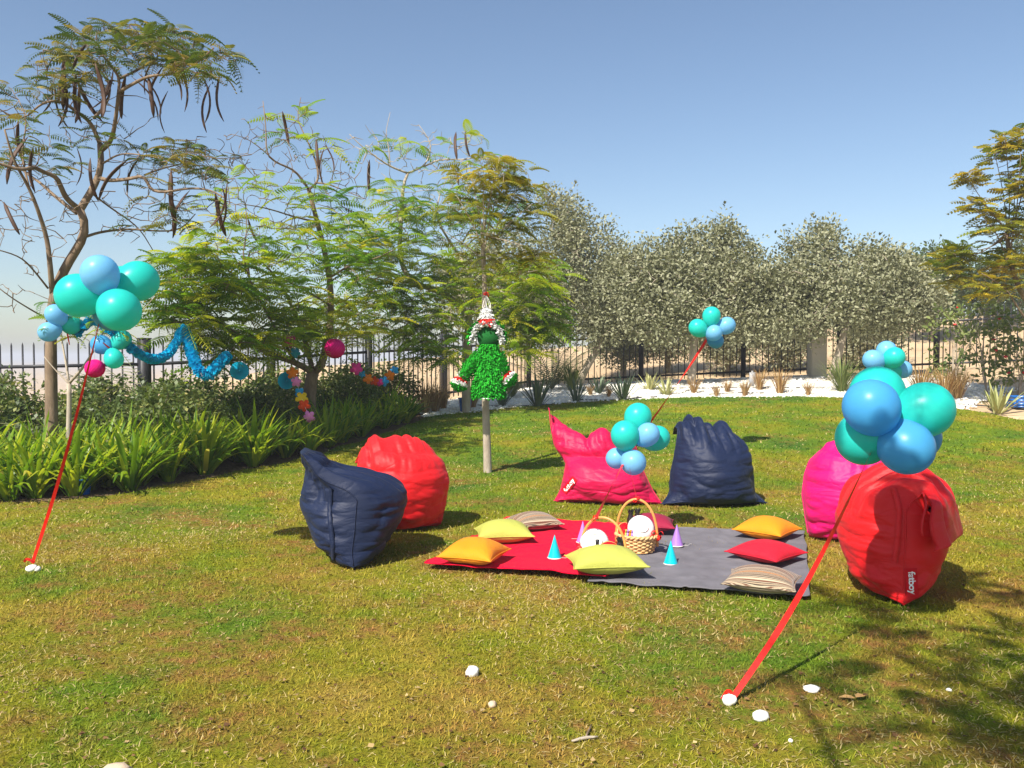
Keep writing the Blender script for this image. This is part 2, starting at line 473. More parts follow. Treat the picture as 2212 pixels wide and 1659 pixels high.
# ================================================================== the ground
def resample(pts, n):
    pts = np.asarray(pts, float)
    d = np.concatenate([[0], np.cumsum(np.linalg.norm(np.diff(pts, axis=0), axis=1))])
    t = np.linspace(0, d[-1], n)
    return np.stack([np.interp(t, d, pts[:, k]) for k in range(pts.shape[1])], 1)

def chaikin(pts, it=2):
    pts = np.asarray(pts, float)
    for _ in range(it):
        q = pts[:-1] * .75 + pts[1:] * .25; r = pts[:-1] * .25 + pts[1:] * .75
        pts = np.vstack([pts[:1], np.stack([q, r], 1).reshape(-1, pts.shape[1]), pts[-1:]])
    return pts

def ruled(A, B, nt, dz, power=1.0):
    t = np.linspace(0, 1, nt) ** power
    G = A[None] * (1 - t[:, None, None]) + B[None] * t[:, None, None]
    n = A.shape[0]
    z = terrain(G[..., 0], G[..., 1]) + dz
    V = np.concatenate([G, z[..., None]], -1).reshape(-1, 3)
    i = np.arange(nt - 1)[:, None] * n; j = np.arange(n - 1)[None]
    Q = np.stack([i + j, i + j + 1, i + n + j + 1, i + n + j], -1).reshape(-1, 4)
    return V, Q

# the widest sheet: sand out to the horizon
xs = np.concatenate([-np.geomspace(40, 6000, 22)[::-1], np.arange(-36, 37, 1.5), np.geomspace(40, 6000, 22)])
ys = np.concatenate([-np.geomspace(15, 2000, 10)[::-1], np.arange(-12, 62, 1.0), np.geomspace(64, 6000, 30)])
GX, GY = np.meshgrid(xs, ys)
V = np.stack([GX, GY, terrain(GX, GY) - .03], -1).reshape(-1, 3)
n = len(xs)
i = np.arange(len(ys) - 1)[:, None] * n; j = np.arange(n - 1)[None]
Q = np.stack([i + j, i + j + 1, i + n + j + 1, i + n + j], -1).reshape(-1, 4)
tag(add('ground', mesh_np('ground', V, Q), M['sand']), kind='structure')

edge_px = [(1000, 893), (1120, 878), (1240, 869), (1405, 861), (1500, 858), (1700, 857), (1840, 858), (1960, 866), (2070, 884), (2150, 897), (2260, 915)]
edge_r = [ground(*p)[:2] for p in edge_px]
BORDER = np.array([(-20, 8.4), (-8, 8.8), (-5.5, 9.05), (-4.67, 9.35), (-4.0, 10.6), (-2.9, 13.2), (-2.1, 16.2), (-1.6, 18.2)] + [tuple(e) for e in edge_r] + [(14.5, 15.8), (26, 13)])
BORDER = resample(chaikin(BORDER, 3), 160)
BORDER_W = BORDER + np.stack([.05 * np.sin(np.arange(160) * 1.7) + .04 * np.sin(np.arange(160) * .61), .06 * np.sin(np.arange(160) * 1.13)], 1)
NEAR = np.stack([np.linspace(-20, 26, 160), np.full(160, -6.0)], 1)
V, Q = ruled(NEAR, BORDER_W, 90, .008)
tag(add('lawn', mesh_np('lawn', V, Q), M['soil']), kind='structure')

def border_y(x, y):
    """inside the lawn?"""
    return None
from math import inf
def in_poly(x, y, poly):
    inside = np.zeros(len(x), bool)
    px, py = poly[:, 0], poly[:, 1]
    j = len(poly) - 1
    for i in range(len(poly)):
        c = ((py[i] > y) != (py[j] > y)) & (x < (px[j] - px[i]) * (y - py[i]) / (py[j] - py[i] + 1e-12) + px[i])
        inside ^= c; j = i
    return inside
LAWN_POLY = np.vstack([NEAR[[0]], BORDER_W, NEAR[[-1]]])

FENCE = np.array([(-16, 13.8), (-6.6, 15.0), (-4.96, 17.2), (-1.8, 22.2), (0.5, 25.0), (3.94, 25.5), (6.75, 24.4), (9.4, 24.0), (12.03, 23.7), (17, 23.1)])
# white gravel bed between lawn and fence
kg = np.argmin(np.linalg.norm(BORDER - np.array([-1.75, 17.6]), axis=1))
ke = np.argmin(np.linalg.norm(BORDER - np.array(edge_r[-3]), axis=1))
GA = BORDER[kg:ke + 1] - np.array([0, .12])
GB = resample(np.array([(-2.6, 20.4), (-1.8, 21.6), (.6, 24.3), (3.94, 24.9), (6.75, 23.8), (9.4, 23.2), (10.5, 21.5), (11.6, 19.2)]), len(GA))
V, Q = ruled(GA, GB, 26, .004)
V[:, 2] += .035 * np.array([mnoise.noise(Vector((v[0] * 1.3, v[1] * 1.3, 0))) for v in V]) * (np.arange(len(V)) // len(GA) > 0)
tag(add('gravel_bed', mesh_np('gravel_bed', V, Q), M['gravel']), kind='structure')
# dark planting soil along the left border
LA = BORDER[:kg + 1] - np.array([0, .05]); LB = resample(np.array([(-20, 13.2), (-6.8, 14.8), (-2.2, 20.4)]), len(LA))
V, Q = ruled(LA, LB, 12, .002)
tag(add('planting_bed', mesh_np('planting_bed', V, Q), M['bed']), kind='structure')

# loose pebbles on the gravel bed
def pebble_template(seed, sub=1):
    bm = bmesh.new(); bmesh.ops.create_icosphere(bm, subdivisions=sub, radius=1)
    r = random.Random(seed)
    for v in bm.verts:
        k = 1 + .25 * mnoise.noise(v.co * 1.7 + Vector((seed, seed, 0)))
        v.co = Vector((v.co.x * 1.15, v.co.y * .9, v.co.z * .62)) * k
    V = np.array([v.co[:] for v in bm.verts]); F = np.array([[v.index for v in f.verts] for f in bm.faces])
    bm.free(); return V, F
tv, tf = pebble_template(3, 1)
N_ = 5200
t = RNG.random(N_); k = RNG.integers(0, len(GA), N_)
pp = GA[k] * (1 - t[:, None]) + GB[k] * t[:, None] + RNG.normal(0, .08, (N_, 2))
pos = np.column_stack([pp, terrain(pp[:, 0], pp[:, 1]) + .012])
V, F = scatter(tv, tf, pos, frames(np.column_stack([RNG.normal(size=(N_, 2)), RNG.normal(0, .2, N_)])), RNG.uniform(.015, .04, N_))
tag(add('gravel', mesh_np('gravel', V, F), M['stone']), 'loose white pebbles over the gravel bed along the fence', 'gravel', kind='stuff')

# grass blades
def grass_region(y0, y1, dens, h, w, seed):
    r = np.random.default_rng(seed)
    xl = -(.66 * y1 + 1.3); area = 2 * -xl * (y1 - y0)
    n = int(area * dens)
    x = r.uniform(xl, -xl, n); y = r.uniform(y0, y1, n)
    keep = (np.abs(x) < .66 * y + 1.3) & in_poly(x, y, LAWN_POLY)
    # thin out in worn spots
    x, y = x[keep], y[keep]
    f = np.sin(x * 1.7 + 1.3 * np.sin(y * 1.1)) * np.sin(y * 1.9 + 1.1 * np.sin(x * .8))
    keep = r.random(len(x)) < np.clip(.95 - .35 * f, .35, 1)
    x, y = x[keep], y[keep]; n = len(x)
    z = terrain(x, y) + .006
    rnd = r.random(n) * .88
    sp = np.sin(x * .9 + 2.1 + 1.2 * np.sin(y * .7)) * np.sin(y * 1.3 + .5 + np.sin(x * 1.3)) + .9 * sstep(1.2, -2.2, x) * sstep(5.2, 3.4, y)
    straw = r.random(n) < np.clip(.07 + .22 * sp, .03, .34)
    rnd[straw] = 1
    hh = h * r.uniform(.55, 1.35, n); ww = w * r.uniform(.7, 1.3, n)
    lean = r.uniform(.35, 1.3, n); lean[straw] = r.uniform(.8, 1.5, straw.sum())
    ph = r.uniform(0, 2 * math.pi, n)
    d = np.stack([np.cos(ph), np.sin(ph)], 1)
    sd = np.stack([-d[:, 1], d[:, 0]], 1)
    bend = r.uniform(-.3, .8, n); curl = r.normal(0, .5, n)
    def pt(t, s):
        a = lean * (1 + bend * t)
        hor = hh * t * np.sin(np.minimum(a, 1.5)); ver = hh * t * np.cos(np.minimum(a, 1.5))
        return np.column_stack([x + d[:, 0] * hor + sd[:, 0] * (s * ww + curl * hh * t * t * .8), y + d[:, 1] * hor + sd[:, 1] * (s * ww + curl * hh * t * t * .8), z + ver + straw * .006])
    V = np.stack([pt(0, -.5), pt(0, .5), pt(.55, .42), pt(.55, -.42), pt(1, 0)], 1).reshape(-1, 3)
    b = np.arange(n)[:, None] * 5
    return V, b + np.array([[0, 1, 2, 3]]), b + np.array([[3, 2, 4]]), np.repeat(rnd, 5)
parts = [grass_region(2.4, 4.6, 6600, .030, .0042, 1), grass_region(4.6, 7.5, 3900, .032, .0055, 2), grass_region(7.5, 12, 1450, .036, .0085, 3), grass_region(12, 22, 430, .042, .015, 4)]
off = 0; Vs = []; Qs = []; Ts = []; Rs = []
for v, q, t_, r_ in parts:
    Vs.append(v); Qs.append(q + off); Ts.append(t_ + off); Rs.append(r_); off += len(v)
tag(add('grass', mesh_np('grass', np.vstack(Vs), [np.vstack(Qs), np.vstack(Ts)], False, np.concatenate(Rs)), M['blade']),
    'short patchy lawn grass with green, straw and brown spots', 'grass', kind='stuff')

# clippings, crumbs of soil and leaflets lying in the turf
r_ = np.random.default_rng(77); n_ = 5200
y_ = 2.6 + 10 * r_.random(n_) ** 1.5; x_ = r_.uniform(-1, 1, n_) * (.66 * y_ + 1)
k_ = in_poly(x_, y_, LAWN_POLY); x_, y_ = x_[k_], y_[k_]; n_ = len(x_)
V, F = scatter(np.array([[-.5, -.2, 0], [.4, -.3, .15], [.5, .25, 0], [-.3, .3, .2]]), np.array([[0, 1, 2, 3]]), np.column_stack([x_, y_, terrain(x_, y_) + r_.uniform(.012, .03, n_)]), frames(np.column_stack([r_.normal(size=(n_, 2)), r_.normal(0, .35, n_)])), r_.uniform(.008, .028, n_))
M['litter'] = leafmat('lawn_litter', [(0, (.07, .035, .02)), (.6, (.20, .11, .05)), (1, (.50, .38, .18))], .1, .9, (1, 1, 1), .05)
tag(add('lawn_litter', mesh_np('lawn_litter', V, F, False, np.repeat(r_.random(n_), 4)), M['litter']), 'brown crumbs and dry leaflets scattered through the lawn', 'litter', kind='stuff')

# ================================================================== fence
fx, fy = -2.0, 20.0
fence = thing('metal_fence', (0, 0, 0), 'black iron picket fence behind the hedge and the gravel bed', 'fence')
mb = MB(); mb.tube([(0, 0, 0), (0, 0, 1.70)], .0165, 4); mb.lathe([(.0165, 1.70), (.010, 1.73), (0, 1.76)], 4); picket_me = mb.mesh('picket', False); picket_me.materials.append(M['iron'])
def post_mesh(w):
    mb = MB(); mb.box((0, 0, .93), (w, w, 1.86)); mb.box((0, 0, 1.872), (w + .02, w + .02, .02)); me = mb.mesh('post', False); me.materials.append(M['iron']); return me
post_me, post_wide = post_mesh(.13), post_mesh(.17)
for a, b in zip(FENCE[:-1], FENCE[1:]):
    L_ = np.linalg.norm(b - a); nseg = max(1, round(L_ / 2.9))
    for s in range(nseg):
        p, q = a + (b - a) * s / nseg, a + (b - a) * (s + 1) / nseg
        if q[0] < -13.2 or p[0] > 15.8: continue
        th = math.atan2(q[1] - p[1], q[0] - p[0])
        o = add('post', post_wide if s == 0 and -7 < p[0] < -6 else post_me, None, fence); o.location = (p[0], p[1], zt(*p) - .05); o.rotation_euler[2] = th
        zp, zq = zt(*p), zt(*q)
        for h, th_ in ((.16, .06), (1.36, .06)):
            mb = MB()
            u = (q - p) / np.linalg.norm(q - p); nn = np.array([-u[1], u[0]]) * .018
            pa, qa = p + u * .05, q - u * .05
            vs = []
            for pt_, zz in ((pa, zp), (qa, zq)):
                for sgn in (-1, 1):
                    for dz in (-th_ / 2, th_ / 2):
                        vs.append((pt_[0] + sgn * nn[0], pt_[1] + sgn * nn[1], zz + h + dz))
            mb.put(vs, np.array([[0, 1, 3, 2], [4, 6, 7, 5], [0, 4, 5, 1], [2, 3, 7, 6], [1, 5, 7, 3], [0, 2, 6, 4]]))
            mb.build('rail', M['iron'], fence, False)
        np_ = int(np.linalg.norm(q - p) / .178)
        for k in range(1, np_):
            r_ = p + (q - p) * k / np_
            o = add('picket', picket_me, None, fence)
            o.location = (r_[0], r_[1], zp + (zq - zp) * k / np_ + .03); o.rotation_euler[2] = th + math.pi / 4

# concrete pillar by the fence
pp = ground(1764, 829); pp = P(1764, 829, 22.6)
pil = thing('concrete_pillar', (pp[0], pp[1], zt(pp[0], pp[1]) - .03), 'square beige concrete pillar standing before the fence among the silver trees', 'pillar')
mb = MB(); mb.box((0, 0, .85), (.40, .40, 1.7)); o = mb.build('shaft', M['concrete'], pil, False)
bv = o.modifiers.new('b', 'BEVEL'); bv.width = .015; bv.segments = 2
mb = MB(); mb.box((0, 0, 1.745), (.5, .5, .1)); mb.build('cap', M['concrete'], pil, False)

# ================================================================== trees
def bez(a, b, c, n):
    t = np.linspace(0, 1, n)[:, None]
    return a * (1 - t) ** 2 + 2 * b * t * (1 - t) + c * t * t

def frond_template(npair=10, L=1.0, wid=.24, droop=.25, pw=.075):
    """feathery leaf, length 1 along +Y, flat in XY, tip drooping"""
    V = []; F = []
    def mid(t): return np.array([0, L * t, .10 * math.sin(t * 2.2) - droop * t * t])
    for k in range(npair):
        t = .14 + .86 * (k + .5) / npair
        ln = wid * math.sin(math.pi * (.16 + .80 * t)) ** .8
        for s in (-1, 1):
            c = mid(t); out = np.array([s * .92, .32, -.22]); out /= np.linalg.norm(out)
            al = np.array([0, 1, 0]) * pw * .5
            b = len(V)
            V += [c - al * .35, c + al * .35, c + out * ln * .55 + al * .9, c + out * ln * .55 - al * .9, c + out * ln + np.array([0, .01, -.03]) ]
            F.append((b, b + 1, b + 2, b + 3)); F.append((b + 3, b + 2, b + 4, b + 4))
    # rachis
    for k in range(3):
        a, c = mid(k / 3), mid((k + 1) / 3); b = len(V)
        w = np.array([.010, 0, 0])
        V += [a - w, a + w, c + w, c - w]; F.append((b, b + 1, b + 2, b + 3))
    V = np.array(V)
    Q = np.array([f for f in F if f[2] != f[3]]); T = np.array([f[:3] for f in F if f[2] == f[3]])
    return V, Q, T

FRONDS = [frond_template(10, 1, .25, d, .088) for d in (.20, .45, .75)]
PINNATE = [frond_template(6, 1, .30, d, .17) for d in (.15, .4)]
SMALL_LEAF = (np.array([[0, 0, 0], [.30, .45, .06], [0, 1, -.05], [-.30, .45, .06]]), np.array([[0, 1, 2, 3]]))
OVAL_LEAF = (np.array([[0, 0, 0], [.22, .25, .05], [.26, .6, .05], [0, 1, -.08], [-.26, .6, .05], [-.22, .25, .05]]), np.array([[0, 1, 2, 3], [0, 3, 4, 5]]))

def px_cloud(ells, rng):
    out = []
    for (cx, cy, rx, ry, D, dd, n) in ells:
        u = rng.normal(size=(n, 3)); u /= np.linalg.norm(u, axis=1)[:, None]
        u *= rng.random(n)[:, None] ** (1 / 2.4)
        for a in u:
            out.append(P(cx + a[0] * rx, cy + a[1] * ry, D + a[2] * dd))
    return np.array(out)

def grow(limbs, attract, rng, twig_r=.008, sag=.0, maxlen=9, zig=.12, seg=5, minz=None, first=0):
    """limbs: list of (points, r0, r1). returns MB of wood, list of tips (pos, dir)"""
    mb = MB(); S = []; 
    for pts, r0, r1 in limbs:
        pts = np.asarray(pts, float)
        c = chaikin(pts, 2) if len(pts) > 2 else resample(pts, 5)
        c = resample(c, max(6, int(len(pts) * 3)))
        rr = np.linspace(r0, r1, len(c))
        mb.tube(c, rr, 8 if r0 > .03 else 5, rnd=.5)
        S.append(c[max(1, int(len(c) * first)):] if r0 > .05 else c[1:])
    S = np.vstack(S); base_n = len(S)
    tips = []
    if len(attract) == 0: return mb, tips
    d0 = np.min(np.linalg.norm(attract[:, None] - S[None], axis=2), axis=1)
    order = np.argsort(d0)
    S = list(S)
    SA = np.array(S)
    for k in order:
        p = attract[k]
        dist = np.linalg.norm(SA - p, axis=1) + np.maximum(0, SA[:, 2] - p[2]) * .6
        j = int(np.argmin(dist)); s = SA[j]; ln = np.linalg.norm(p - s)
        if ln < .03: 
            tips.append((p, np.array([0, 0, 1.0]))); continue
        if ln > maxlen: continue
        m = (s + p) / 2 + rng.normal(0, zig, 3) * ln + np.array([0, 0, -sag * ln])
        n = max(4, min(10, int(ln / .12)))
        c = bez(s, m, p, n)
        c[1:-1] += rng.normal(0, .018 * min(1, ln * 2), (n - 2, 3))
        r0 = twig_r * (.8 + 1.1 * min(ln, 1.5))
        mb.tube(c, np.linspace(r0, twig_r * .45, n), seg, cap=False, rnd=.5)
        SA = np.vstack([SA, c[1:]])
        tips.append((p, c[-1] - c[-2]))
    return mb, tips

def fronds_at(tips, rng, templ, per=(3, 6), size=(.30, .45), flat=.25, keep=1.0, rshift=None):
    Vs = []; Qs = []; Ts = []; Rs = []; off = 0
    pos = [[] for _ in templ]; dr = [[] for _ in templ]; sc = [[] for _ in templ]; rn = [[] for _ in templ]
    for p, d in tips:
        if rng.random() > (keep(p) if callable(keep) else keep): continue
        d = d / (np.linalg.norm(d) + 1e-9)
        base = rng.random() if rshift is None else np.clip(rshift(p) + rng.normal(0, .18), 0, 1)
        n = rng.integers(per[0], per[1] + 1); ph = rng.uniform(0, 6.28)
        for i in range(n):
            a = ph + i * 6.28 / n + rng.normal(0, .35)
            v = np.array([math.cos(a), math.sin(a), flat * rng.uniform(-.6, 1.2)]) + d * .35
            t = rng.integers(0, len(templ))
            pos[t].append(p - d * rng.uniform(0, .06)); dr[t].append(v); sc[t].append(rng.uniform(*size)); rn[t].append(np.clip(base + rng.normal(0, .10), 0, 1))
    for t, (tv, tq, tt) in enumerate(templ):
        if not pos[t]: continue
        R = frames(np.array(dr[t]), rng.normal(0, .25, len(dr[t])))
        V, Q = scatter(tv, tq, np.array(pos[t]), R, np.array(sc[t]))
        T = (tt[None] + (np.arange(len(pos[t])) * len(tv))[:, None, None]).reshape(-1, 3)
        Vs.append(V); Qs.append(Q + off); Ts.append(T + off); Rs.append(np.repeat(rn[t], len(tv))); off += len(V)
    return mesh_np('crown', np.vstack(Vs), [np.vstack(Qs), np.vstack(Ts)], True, np.concatenate(Rs))

def leaves_at(tips, rng, templ, per, spread, size, up=.3, rshift=None):
    tv, tq = templ
    P_ = np.array([t[0] for t in tips]); n = len(P_)
    cnt = rng.integers(per[0], per[1] + 1, n)
    idx = np.repeat(np.arange(n), cnt); m = len(idx)
    off = rng.normal(0, 1, (m, 3)); off /= np.linalg.norm(off, axis=1)[:, None] + 1e-9
    off *= (rng.random(m) ** .5 * spread)[:, None]
    pos = P_[idx] + off
    d = off / spread + rng.normal(0, .7, (m, 3)) + np.array([0, 0, up])
    R = frames(d, rng.uniform(-1.2, 1.2, m))
    base = rng.random(n)[idx] * .6 + rng.random(m) * .4
    if rshift is not None: base = np.clip(base * .6 + .4 * rshift(pos), 0, 1)
    V, Q = scatter(tv, tq, pos, R, rng.uniform(size[0], size[1], m))
    return mesh_np('crown', V, Q, False, np.repeat(base, len(tv)))

def localise(me, loc):
    n = len(me.vertices); a = np.empty(n * 3, np.float32); me.vertices.foreach_get('co', a)
    a = (a.reshape(-1, 3) - np.asarray(loc, np.float32)); me.vertices.foreach_set('co', a.ravel()); me.update()

def tree_thing(name, loc, label, wood, crown, bark, leaf, group=None, cat='tree'):
    t = thing(name, loc, label, cat, group)
    me = wood.mesh('trunk'); localise(me, loc); add('trunk', me, bark, t)
    if crown is not None:
        localise(crown, loc); add('crown', crown, leaf, t)
    return t

def pxline(pts, D, dd=None):
    dd = dd if dd is not None else [0] * len(pts)
    return np.array([P(x, y, D + e) for (x, y), e in zip(pts, dd)])

def below(p):
    return np.array([p[0], p[1], zt(p[0], p[1]) - .12])

# seed pods of the flame trees
mb = MB()
k = np.linspace(0, 1, 9)
mb.tube(np.column_stack([.10 * np.sin(k * 2.6), 0 * k, -.55 * k]), np.interp(k, [0, .08, .2, .85, 1], [.004, .014, .026, .026, .006]), 6, flat=.35)
pod_me = mb.mesh('seed_pod'); pod_me.materials.append(M['pod'])
def pods(parent, pts, rng, size=(.8, 1.15)):
    for p in pts:
        o = add('seed_pod', pod_me, None, parent)
        o.location = p - np.array(parent.location); o.rotation_euler = (rng.normal(0, .18), rng.normal(0, .25), rng.uniform(0, 6.28)); s = rng.uniform(*size); o.scale = (s, s, s)

# ---- tall flame tree at the left
rng = np.random.default_rng(11)
DA = 10.5
b = below(P(112, 1040, DA))
limbs = [
    (np.vstack([b, pxline([(112, 935), (109, 744), (114, 640), (139, 581), (163, 543), (181, 512), (184, 481), (173, 453)], DA)]), .088, .050),
    (pxline([(173, 453), (194, 419), (212, 384), (219, 353), (216, 312)], DA, [0, .1, .2, .2, .3]), .050, .036),
    (pxline([(173, 453), (144, 431), (131, 403), (122, 381), (94, 372), (72, 359), (47, 369), (0, 353), (-60, 340)], DA, [0, -.2, -.3, -.4, -.5, -.7, -.9, -1, -1.2]), .036, .012),
    (pxline([(165, 460), (119, 425), (87, 394), (56, 375), (10, 330)], DA, [0, .3, .5, .7, 1.0]), .026, .009),
    (pxline([(216, 312), (206, 287), (194, 262), (156, 234), (125, 216), (90, 222), (60, 250)], DA, [.3, .2, .1, 0, -.2, -.3, -.4]), .030, .010),
    (pxline([(203, 255), (231, 225), (241, 187), (215, 150), (180, 120), (150, 100)], DA, [.1, .4, .5, .6, .8, .9]), .022, .008),
    (pxline([(218, 325), (241, 306), (250, 259), (256, 200), (259, 169), (244, 147), (222, 120)], DA, [.3, 0, -.2, -.3, -.3, -.4, -.6]), .034, .012),
    (pxline([(256, 200), (281, 184), (325, 162), (375, 162), (422, 141), (462, 103)], DA, [-.3, -.4, -.6, -.7, -.9, -1]), .022, .008),
    (pxline([(259, 169), (300, 150), (337, 125), (300, 81), (281, 56)], DA, [-.3, 0, .3, .5, .6]), .018, .007),
    (pxline([(375, 162), (430, 165), (480, 168)], DA, [-.7, -.5, -.3]), .012, .005),
    (pxline([(214, 384), (237, 391), (281, 387), (312, 378), (325, 412), (359, 416), (406, 406), (453, 409), (490, 430)], DA, [.2, 0, -.2, -.3, -.4, -.5, -.5, -.6, -.7]), .028, .009),
    (pxline([(312, 378), (341, 366), (400, 352), (440, 330)], DA, [-.3, 0, .2, .3]), .013, .006),
    (pxline([(182, 512), (219, 500), (281, 494), (344, 500), (391, 497), (422, 462)], DA, [0, .3, .5, .6, .7, .8]), .020, .007),
    (pxline([(195, 415), (240, 450), (300, 490), (330, 540)], DA, [.1, .4, .7, .9]), .014, .006),
    (pxline([(114, 640), (108, 570), (102, 515), (81, 450), (62, 403), (30, 350), (10, 280)], DA, [0, -.2, -.2, -.4, -.5, -.7, -.8]), .036, .010),
    (pxline([(104, 623), (70, 580), (45, 555), (0, 540), (-50, 530)], DA, [0, -.2, -.4, -.6, -.7]), .013, .006),
    (pxline([(104, 690), (60, 665), (20, 640), (-30, 600)], DA, [0, -.3, -.5, -.6]), .012, .005),
    (pxline([(222, 353), (260, 330), (310, 335), (360, 345)], DA, [.2, -.2, -.4, -.4]), .014, .006),
    (pxline([(62, 403), (45, 330), (60, 260), (40, 215)], DA, [-.5, -.3, -.2, -.1]), .014, .006),
]
top = px_cloud([(260, 95, 190, 55, DA, 1.1, 135), (430, 130, 95, 45, DA - .6, .8, 48), (60, 215, 110, 60, DA, 1, 34), (150, 150, 90, 60, DA, .8, 40)], rng)
low = px_cloud([(70, 320, 110, 70, DA, 1.0, 38), (400, 350, 140, 55, DA, .9, 95), (200, 300, 90, 50, DA, .8, 16), (380, 450, 120, 60, DA, .9, 26)], rng)
bare = px_cloud([(60, 460, 120, 140, DA, .9, 75), (270, 420, 170, 120, DA, .9, 95), (40, 620, 70, 60, DA, .6, 16), (200, 250, 150, 90, DA, .9, 50), (420, 340, 130, 60, DA, .8, 45)], rng)
wood, tips = grow(limbs, np.vstack([top, low, bare]), rng, .0065, .02, 3, .16, 4, first=.5)
leafy = [t for t in tips if np.min(np.linalg.norm(bare - t[0], axis=1)) > 1e-6]
crown = fronds_at(leafy, rng, FRONDS, (1, 3), (.20, .35), .15, lambda p: .9 if p[2] > 4.4 else .6)
A_ = tree_thing('flame_tree', b, 'tall flame tree with a bent trunk, bare lower boughs and many brown seed pods', wood, crown, M['bark'], M['frond_top'], 'flame trees by the hedge')
pd = [(127, 115), (137, 130), (148, 150), (165, 175), (170, 190), (190, 95), (205, 140), (222, 150), (245, 150), (272, 165), (285, 170), (297, 160), (320, 168), (345, 120), (352, 148), (362, 140), (380, 135), (363, 200), (437, 165), (455, 185), (475, 165), (110, 180), (120, 190), (140, 175), (60, 300), (72, 320), (40, 260), (165, 320), (300, 345), (275, 350), (370, 430), (410, 415), (465, 420), (490, 400), (480, 405), (370, 370), (8, 440), (195, 345), (165, 165), (240, 175)]
pods(A_, [P(x, y - 4, DA - .2 + rng.normal(0, .4)) for x, y in pd], rng)

# ---- young tree beside it, forked, nearly bare
rng = np.random.default_rng(12)
D2 = 10.2
b = below(P(150, 1050, D2))
limbs = [(np.vstack([b, pxline([(148, 930), (150, 870), (149, 828)], D2)]), .035, .028), (pxline([(149, 828), (175, 800), (195, 770), (215, 735), (235, 690)], D2, [0, -.1, -.15, -.2, -.2]), .020, .008), (pxline([(149, 828), (140, 770), (130, 720), (140, 660)], D2, [0, .1, .2, .3]), .016, .006), (pxline([(149, 828), (120, 800), (95, 770)], D2, [0, .1, .1]), .012, .005), (pxline([(205, 750), (240, 740), (290, 690), (335, 640)], D2, [-.2, -.3, -.4, -.5]), .010, .004)]
at_ = px_cloud([(150, 690, 90, 60, D2, .5, 16), (250, 715, 70, 50, D2 - .3, .4, 12)], rng)
wood, tips = grow(limbs, at_, rng, .005, .0, 2, .15, 4)
tree_thing('young_tree', b, 'thin young tree with a low fork and few feathery leaves', wood, fronds_at(tips, rng, FRONDS, (1, 3), (.22, .32), .2, .75), M['bark2'], M['frond'], 'flame trees by the hedge')

# ---- spreading flame tree in the middle of the hedge
rng = np.random.default_rng(13)
DB = 14.6
b = below(P(668, 950, DB))
limbs = [
    (np.vstack([b, pxline([(668, 868), (671, 826), (676, 805)], DB)]), .135, .105),
    (pxline([(676, 805), (652, 790), (620, 776), (588, 768), (540, 740), (480, 700), (420, 660)], DB, [0, -.2, -.4, -.6, -1, -1.5, -2]), .062, .014),
    (pxline([(676, 805), (668, 770), (662, 743), (654, 722), (630, 660), (600, 600), (560, 560)], DB, [0, .1, .2, .2, 0, -.3, -.6]), .050, .012),
    (pxline([(678, 806), (695, 791), (712, 720), (716, 640), (706, 560), (683, 471), (667, 409)], DB, [0, .1, .3, .4, .5, .5, .5]), .075, .036),
    (pxline([(667, 409), (638, 367), (600, 353), (575, 336), (575, 277), (568, 218)], DB, [.5, .3, .1, 0, 0, .1]), .024, .006),
    (pxline([(667, 409), (686, 395), (688, 367), (673, 322), (655, 287), (641, 253), (650, 210)], DB, [.5, .6, .7, .8, .9, 1, 1]), .024, .006),
    (pxline([(686, 395), (711, 398), (745, 412), (790, 430)], DB, [.6, .4, .2, 0]), .016, .006),
    (pxline([(600, 353), (540, 300), (500, 290)], DB, [.1, -.2, -.3]), .012, .005),
    (pxline([(690, 480), (640, 470), (580, 450), (520, 440)], DB, [.5, .2, -.1, -.5]), .020, .007),
    (pxline([(712, 600), (760, 570), (810, 560), (850, 540)], DB, [.4, 0, -.3, -.5]), .024, .008),
    (pxline([(714, 660), (650, 620), (580, 590), (520, 570)], DB, [.3, -.2, -.7, -1.1]), .022, .008),
    (pxline([(640, 785), (560, 650), (520, 560), (535, 500), (530, 440)], DB, [-.2, -1, -1.2, -1, -.9]), .024, .007),
]
green = px_cloud([(430, 620, 115, 60, DB - 2, 1.0, 61), (420, 700, 100, 50, DB - 2.4, .8, 40), (560, 640, 130, 110, DB - .8, 1.2, 81), (620, 720, 130, 60, DB - .6, 1.0, 68), (500, 470, 80, 70, DB - .5, .9, 17), (520, 740, 90, 35, DB - 2, .6, 27), (760, 640, 90, 110, DB, 1.1, 51), (600, 520, 120, 60, DB, 1.0, 20), (480, 400, 60, 50, DB - .5, .8, 14), (430, 560, 100, 50, DB - 1.6, .9, 40), (700, 560, 110, 60, DB - .3, .9, 23), (380, 660, 70, 60, DB - 2.4, .6, 27), (500, 770, 80, 25, DB - 2, .5, 16)], rng)
upper = px_cloud([(650, 260, 60, 60, DB + .6, .6, 26), (700, 330, 60, 50, DB + .5, .6, 22), (580, 380, 80, 60, DB, .8, 18), (720, 450, 90, 60, DB + .2, .8, 36)], rng)
bare = px_cloud([(570, 320, 100, 90, DB, .8, 75), (720, 380, 100, 80, DB + .4, .8, 65), (620, 470, 140, 90, DB, .9, 90), (500, 560, 90, 60, DB - .8, .8, 40)], rng)
wood, tips = grow(limbs, np.vstack([green, upper, bare]), rng, .0075, .03, 3, .15, 4, first=.9)
leafy = [t for t in tips if np.min(np.linalg.norm(bare - t[0], axis=1)) > 1e-6]
